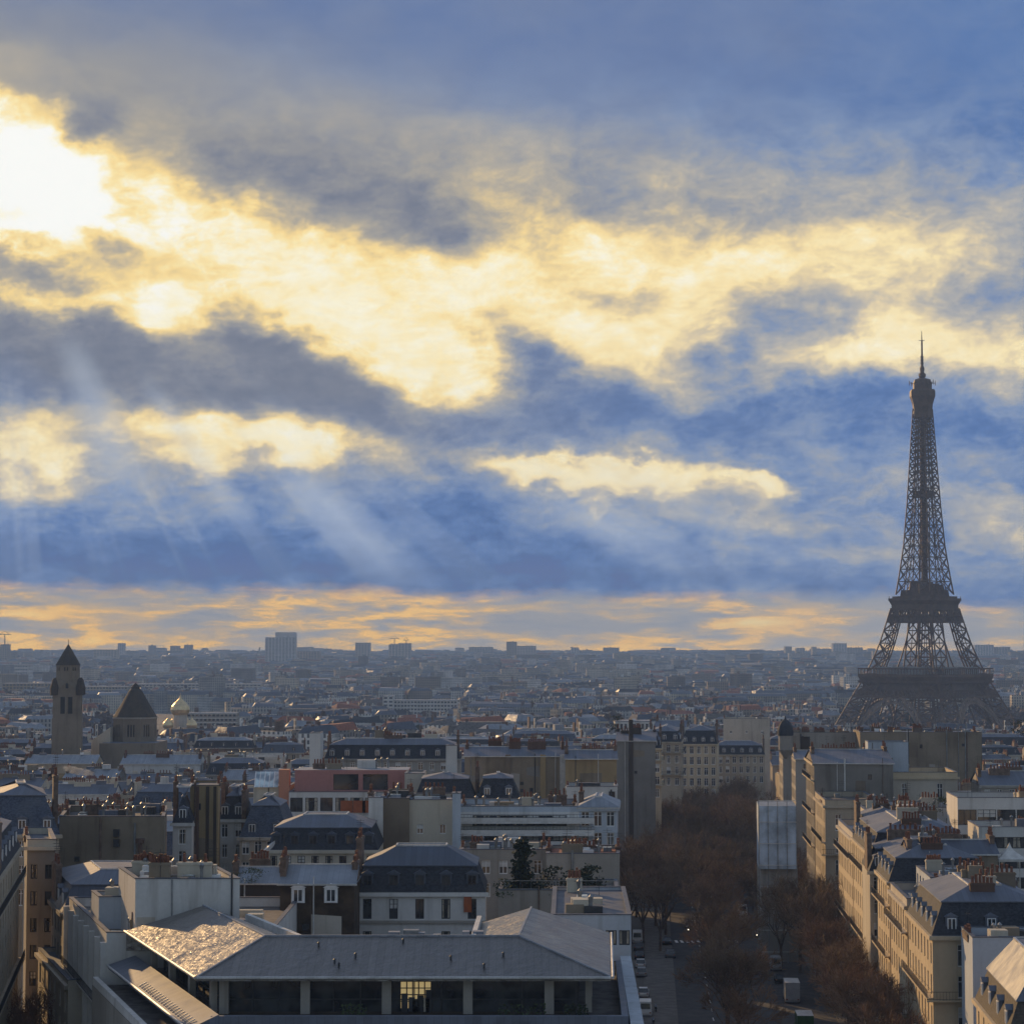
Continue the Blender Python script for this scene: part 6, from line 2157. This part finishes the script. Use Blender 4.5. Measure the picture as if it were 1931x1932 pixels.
Y = 338.0
nrow = 0
seen = {}
while Y < 1290 and len(MID) < 225:
    x0, x1 = xa(-40, Y), xa(1975, Y)
    x = x0 + random.uniform(-6, 0)
    ang = random.uniform(-5, 5)
    while x < x1:
        wd = random.uniform(13, 24) * (1 + Y / 3000)
        dep = random.uniform(10, 15)
        Yc = Y + random.uniform(-8, 8)
        xm = x + wd / 2
        inav = Yc < 770 and avl(Yc) - 2 < x + wd and x < avr(Yc) + 2
        hit = any(b[5] - 1 < x + wd and x < b[6] + 1 and b[2] - 1 < Yc + dep + 2 and Yc - 1 < b[3] + 1 for b in BLOCK)
        if not inav and not hit:
            h = random.choice([15, 18, 20, 21, 22, 23])
            p0, p1 = CX + x / Yc * F_PX, CX + (x + wd) / Yc * F_PX
            lim = [b[4] + 26 for b in BLOCK if b[2] > Yc and b[0] < p1 and b[1] > p0]
            ok = True
            rh = 4.2
            while lim and 1222 + (CAM_Z - (ground(Yc) + h + rh)) / Yc * F_PX < max(lim):
                h -= 2
                if h < 9: ok = False; break
            if ok:
                seed = len(MID) * 13 + 1
                rnd = random.Random(seed)
                wl_ = rnd.choice(WALLS)
                rf_ = rnd.choices(['zinc', 'mansard', 'flat', 'mansard'], [3.4, 3, 3.2, 2])[0]
                ns = rnd.randint(1, 5)
                blank = rnd.random() < .28
                rm = rnd.choice(['zinc', 'zinc', 'zinc_dark', 'zinc_pale']) if rf_ != 'flat' else rnd.choice(['gravel_roof', 'zinc_pale', 'zinc'])
                if rf_ == 'zinc' and rnd.random() < .10: rm = 'red_tile'
                sm = rnd.choice(['slate', 'slate', 'slate_blue', 'zinc_dark'])
                dr = rnd.randint(2, 5) if rf_ == 'mansard' else 0
                rn = {'zinc': 'red tiled roof' if rm == 'red_tile' else 'zinc pitched roof', 'mansard': {'slate': 'black mansard', 'slate_blue': 'blue mansard', 'zinc_dark': 'zinc mansard'}[sm], 'flat': 'flat roof'}[rf_]
                pm = (p0 + p1) / 2
                dw = 'near' if Yc < 470 else 'middle' if Yc < 700 else 'farther' if Yc < 950 else 'far'
                lb = f"{WNAME[wl_]} house, {rn}{', ' + str(dr) + ' dormers' if dr else ', blank front' if blank else ''}, {ns} chimney{'s' if ns > 1 else ''}, {dw}, {lm(pm)}"
                k_ = lb
                if k_ in seen:
                    x += wd + random.uniform(0, 3)
                    continue
                seen[k_] = 1
                d = Vector((math.cos(R(ang)), math.sin(R(ang))))
                n = Vector((-d.y, d.x))
                a = Vector((x, Yc))
                ft = [a, a + d * wd, a + d * wd + n * dep, a + n * dep]
                fac = {} if blank else {0: (max(3, round(wd / 3.0)), 3, 1.15, 1.95, 3.1, .8)}
                o = house('apartment_house', lb, ft, ground(Yc) + h, wl_, rf_, fac, near=False, group='apartment houses of the middle distance', roof_m=rm, steep_m=sm,
                          rise=rnd.uniform(1.4, 3.0), stacks=ns, stack_m=rnd.choice(['brick_stack', 'old_render', 'cream_render', 'brick_dark', 'old_render_brown']), dorm=dr, mans_h=rnd.uniform(2.6, 3.8),
                          seed=seed, junk=rnd.randint(3, 12), cat='house', parapet=.6, style=rnd.choice(['w2', 'd2']))
                MID.append(o)
        x += wd + (random.uniform(0, 1.0) if random.random() < .7 else random.uniform(3, 10))
    Y += 21 + Y * .018
print('mid houses', len(MID), 'to', Y)
YEND = Y

# ------------------------------------------------------------------ the distant city as one mass
def windows_far(name, col):
    m, nt, b = base_mat(name, .85, 0, .2)
    with use_tree(nt):
        gn = nt.nodes.new('ShaderNodeNewGeometry')
        cr = vmath(nt, 'CROSS_PRODUCT', gn.outputs['True Normal'], (0, 0, 1))
        nm = vmath(nt, 'NORMALIZE', cr.outputs[0])
        dt = vmath(nt, 'DOT_PRODUCT', nm.outputs[0], gn.outputs['Position'])
        z = nt.nodes.new('ShaderNodeSeparateXYZ')
        nt.links.new(gn.outputs['Position'], z.inputs[0])
        u = S.m('FRACT', S(dt.outputs['Value']) * (1 / 2.7))
        v = S.m('FRACT', S(z.outputs[2]) * (1 / 3.1))
        wm = smooth(S.m('ABSOLUTE', u - .5), .24, .20) * smooth(S.m('ABSOLUTE', v - .5), .34, .30)
        big = noise3(nt, gn.outputs['Position'], .03, 4, .6)
        c = mixc(smooth(big, .35, .65), tuple(x * .6 for x in col), tuple(x * 1.15 for x in col))
        c = mixc(wm * .85, c, (.03, .032, .036))
        nt.links.new(c.o, b.inputs['Base Color'])


for nm, col in (('far_stone', (.42, .37, .29)), ('far_grey', (.33, .32, .30)), ('far_white', (.62, .61, .58)), ('far_cream', (.52, .46, .36)), ('far_brown', (.24, .20, .16))):
    windows_far(nm, col)
rnd = random.Random(99)
f = MB()
FW = ['far_stone', 'far_grey', 'far_white', 'far_cream', 'far_stone', 'far_brown', 'far_grey', 'far_white', 'far_cream']
FR_ = ['zinc', 'zinc', 'zinc_dark', 'slate', 'zinc_pale', 'gravel_roof', 'slate_blue', 'red_tile']
keep = [(94, 152, 1420), (196, 300, 1402), (300, 380, 1386), (245, 492, 1311), (352, 446, 1378), (722, 862, 1347), (500, 557, 1258), (4, 240, 1312), (27, 52, 1280), (1086, 1166, 1290)]
Y = YEND
cnt = 0
while Y < 8700:
    gap = 24 + (Y - 1200) * .0075 if Y < 3500 else 41 + (Y - 3500) * .012
    x0, x1 = xa(-60, Y), xa(1990, Y)
    x = x0
    while x < x1:
        wd = rnd.uniform(11, 34) * (1 + max(0, Y - 2500) / 6000)
        if Y > 1800 and rnd.random() < .035: wd = rnd.uniform(55, 120)
        Yc = Y + rnd.uniform(-gap * .45, gap * .45)
        pm = CX + (x + wd / 2) / Yc * F_PX
        river = 1535 < Yc < 1665
        park = (1665 < Yc < 2350 and 1560 < pm < 1960) or (2250 < Yc < 2420 and 1120 < pm < 1640) or (1250 < Yc < 1560 and 150 < pm < 215)
        if not river and not park and rnd.random() > .06:
            h = rnd.choice([14, 17, 19, 20, 21, 22, 24, 26]) if rnd.random() > (.05 if Yc > 2700 else -1) else rnd.uniform(30, 42)
            if Yc > 6000: h *= .6
            zg = ground(Yc) - .5
            pt = 1222 + (CAM_Z - zg - h) / Yc * F_PX
            ok = not any(k0 - 4 < pm < k1 + 4 and pt < kb and Yc < 2600 for k0, k1, kb in keep)
            if Yc < 1712 and 1560 < pm < 1935 and pt < 1374: ok = False
            if Yc < 2500:
                for k0, k1, kb in keep[-6:]:
                    if k0 < pm < k1 and pt < kb: ok = False
            if ok:
                a = rnd.gauss(0, .35) + .4 * math.sin(Y * .01 + pm * .01)
                d = (math.cos(a), math.sin(a))
                dp = rnd.uniform(10, 16)
                w_, r_ = rnd.choice(FW), rnd.choice(FR_)
                c = (x + wd / 2, Yc)
                q = [(c[0] + s * wd / 2 * d[0] - t * dp / 2 * d[1], c[1] + s * wd / 2 * d[1] + t * dp / 2 * d[0]) for s, t in ((-1, -1), (1, -1), (1, 1), (-1, 1))]
                lo = [(p[0], p[1], zg) for p in q]
                hi = [(p[0], p[1], zg + h) for p in q]
                f.hexa(lo, hi, w_, r_)
                t = rnd.random()
                if t < .65 and h < 28:
                    i1 = inset(q, rnd.uniform(1.5, 4.5))
                    f.hexa(hi, [(p[0], p[1], zg + h + rnd.uniform(2, 4.5)) for p in i1], r_)
                elif t < .9:
                    f.obox((c[0] + rnd.uniform(-3, 3), c[1]), d, rnd.uniform(3, 8), 4, zg + h, zg + h + rnd.uniform(1.5, 4), rnd.choice(['far_white', 'far_grey', 'zinc_pale']))
                if Yc < 3200:
                    for _ in range(rnd.randint(1, 3)):
                        s = rnd.uniform(-.5, .5)
                        f.obox((c[0] + s * wd * d[0], c[1] + s * wd * d[1]), (-d[1], d[0]), rnd.uniform(2, 5), .8, zg + h, zg + h + rnd.uniform(3.5, 6), rnd.choice(['brick_stack', 'far_grey', 'brick_dark', 'far_white']))
                cnt += 1
        x += wd + rnd.uniform(0, 7)
    Y += gap
print('far houses', cnt)
tag(f.build('distant_city'), 'grey-blue mass of distant roofs and facades stretching to the hills', 'city', kind='stuff')

# woods and bare trees far off
f = MB()
rnd = random.Random(3)


def clump(x, y, z, r, h, m, n=26):
    for _ in range(n):
        a, b = rnd.uniform(0, 6.28), rnd.random() ** .6
        c = Vector((x + math.cos(a) * r * b, y + math.sin(a) * r * b, z + h * rnd.uniform(.2, 1) * (1 - .5 * b * b)))
        u = Vector((rnd.gauss(0, 1), rnd.gauss(0, 1), rnd.gauss(0, 1))).normalized() * r * .34
        v = u.cross(Vector((rnd.gauss(0, 1), rnd.gauss(0, 1), rnd.gauss(0, 1)))).normalized() * r * .26
        f.face([c - u, c - v, c + u, c + v], m)


for _ in range(520):                              # tree belts by the river and round the tower's feet
    t = rnd.random()
    if t < .35: px, Yc = rnd.uniform(1120, 1640), rnd.uniform(2250, 2420)
    elif t < .7: px, Yc = rnd.uniform(1560, 1960), rnd.uniform(1670, 2350)
    elif t < .86: px, Yc = rnd.uniform(-20, 1900), rnd.uniform(1500, 1545)
    else: px, Yc = rnd.uniform(150, 215), rnd.uniform(1240, 1560)
    if abs(xa(px, Yc) - TX) < 70 and abs(Yc - TY) < 75: continue
    clump(xa(px, Yc), Yc, ground(Yc), rnd.uniform(5, 9), rnd.uniform(13, 19), 'bare_wood_far')
for _ in range(420):
    Yc = rnd.uniform(1300, 7000)
    px = rnd.uniform(-20, 1950)
    clump(xa(px, Yc), Yc, ground(Yc) + 4, rnd.uniform(5, 12), rnd.uniform(12, 22), rnd.choice(['bare_wood_far', 'bare_wood_far', 'evergreen']), 16)
for _ in range(26):                               # parks and tree-lined squares
    Yc0, px0 = rnd.uniform(1500, 5200), rnd.uniform(-20, 1900)
    for _ in range(22):
        px, Yc = px0 + rnd.gauss(0, 34), Yc0 + rnd.gauss(0, 60)
        clump(xa(px, Yc), Yc, ground(Yc) + 8, rnd.uniform(7, 12), rnd.uniform(16, 22), 'bare_wood_far', 18)
for _ in range(2600):                             # wooded ridge
    Yc = rnd.uniform(7700, 9100)
    px = rnd.uniform(-40, 1970)
    hill = 10 * math.exp(-((px - 120) / 160) ** 2) + 7 * math.exp(-((px - 1300) / 120) ** 2) + 6 * math.exp(-((px - 900) / 90) ** 2) + 4 * math.sin(px * .021) + 3 * math.sin(px * .053)
    clump(xa(px, Yc), Yc, ground(Yc) - 9 + hill * .7, rnd.uniform(14, 26), rnd.uniform(8, 15), 'bare_wood_far', 14)
tag(f.build('distant_trees'), 'bare brown tree belts and wooded ridge in the distance', 'trees', kind='stuff')

# ------------------------------------------------------------------ air
hz_ = MB()
hz_.box(-3700, -320, -60, 3700, 9300, 380, 'asphalt')
me = bpy.data.meshes.new('haze')
me.from_pydata(hz_.v, [], hz_.f)
bm = bmesh.new(); bm.from_mesh(me); bmesh.ops.remove_doubles(bm, verts=bm.verts, dist=.001); bm.to_mesh(me); bm.free()
hazo = bpy.data.objects.new('haze', me)
C.objects.link(hazo)
hm = bpy.data.materials.new('haze')
hm.use_nodes = True
hm.node_tree.nodes.clear()
pv = hm.node_tree.nodes.new('ShaderNodeVolumePrincipled')
pv.inputs['Color'].default_value = (0.34, 0.53, 0.90, 1)
pv.inputs['Density'].default_value = HAZE_D
pv.inputs['Anisotropy'].default_value = 0.0
ho = hm.node_tree.nodes.new('ShaderNodeOutputMaterial')
hm.node_tree.links.new(pv.outputs[0], ho.inputs['Volume'])
me.materials.append(hm)
tag(hazo, kind='stuff')
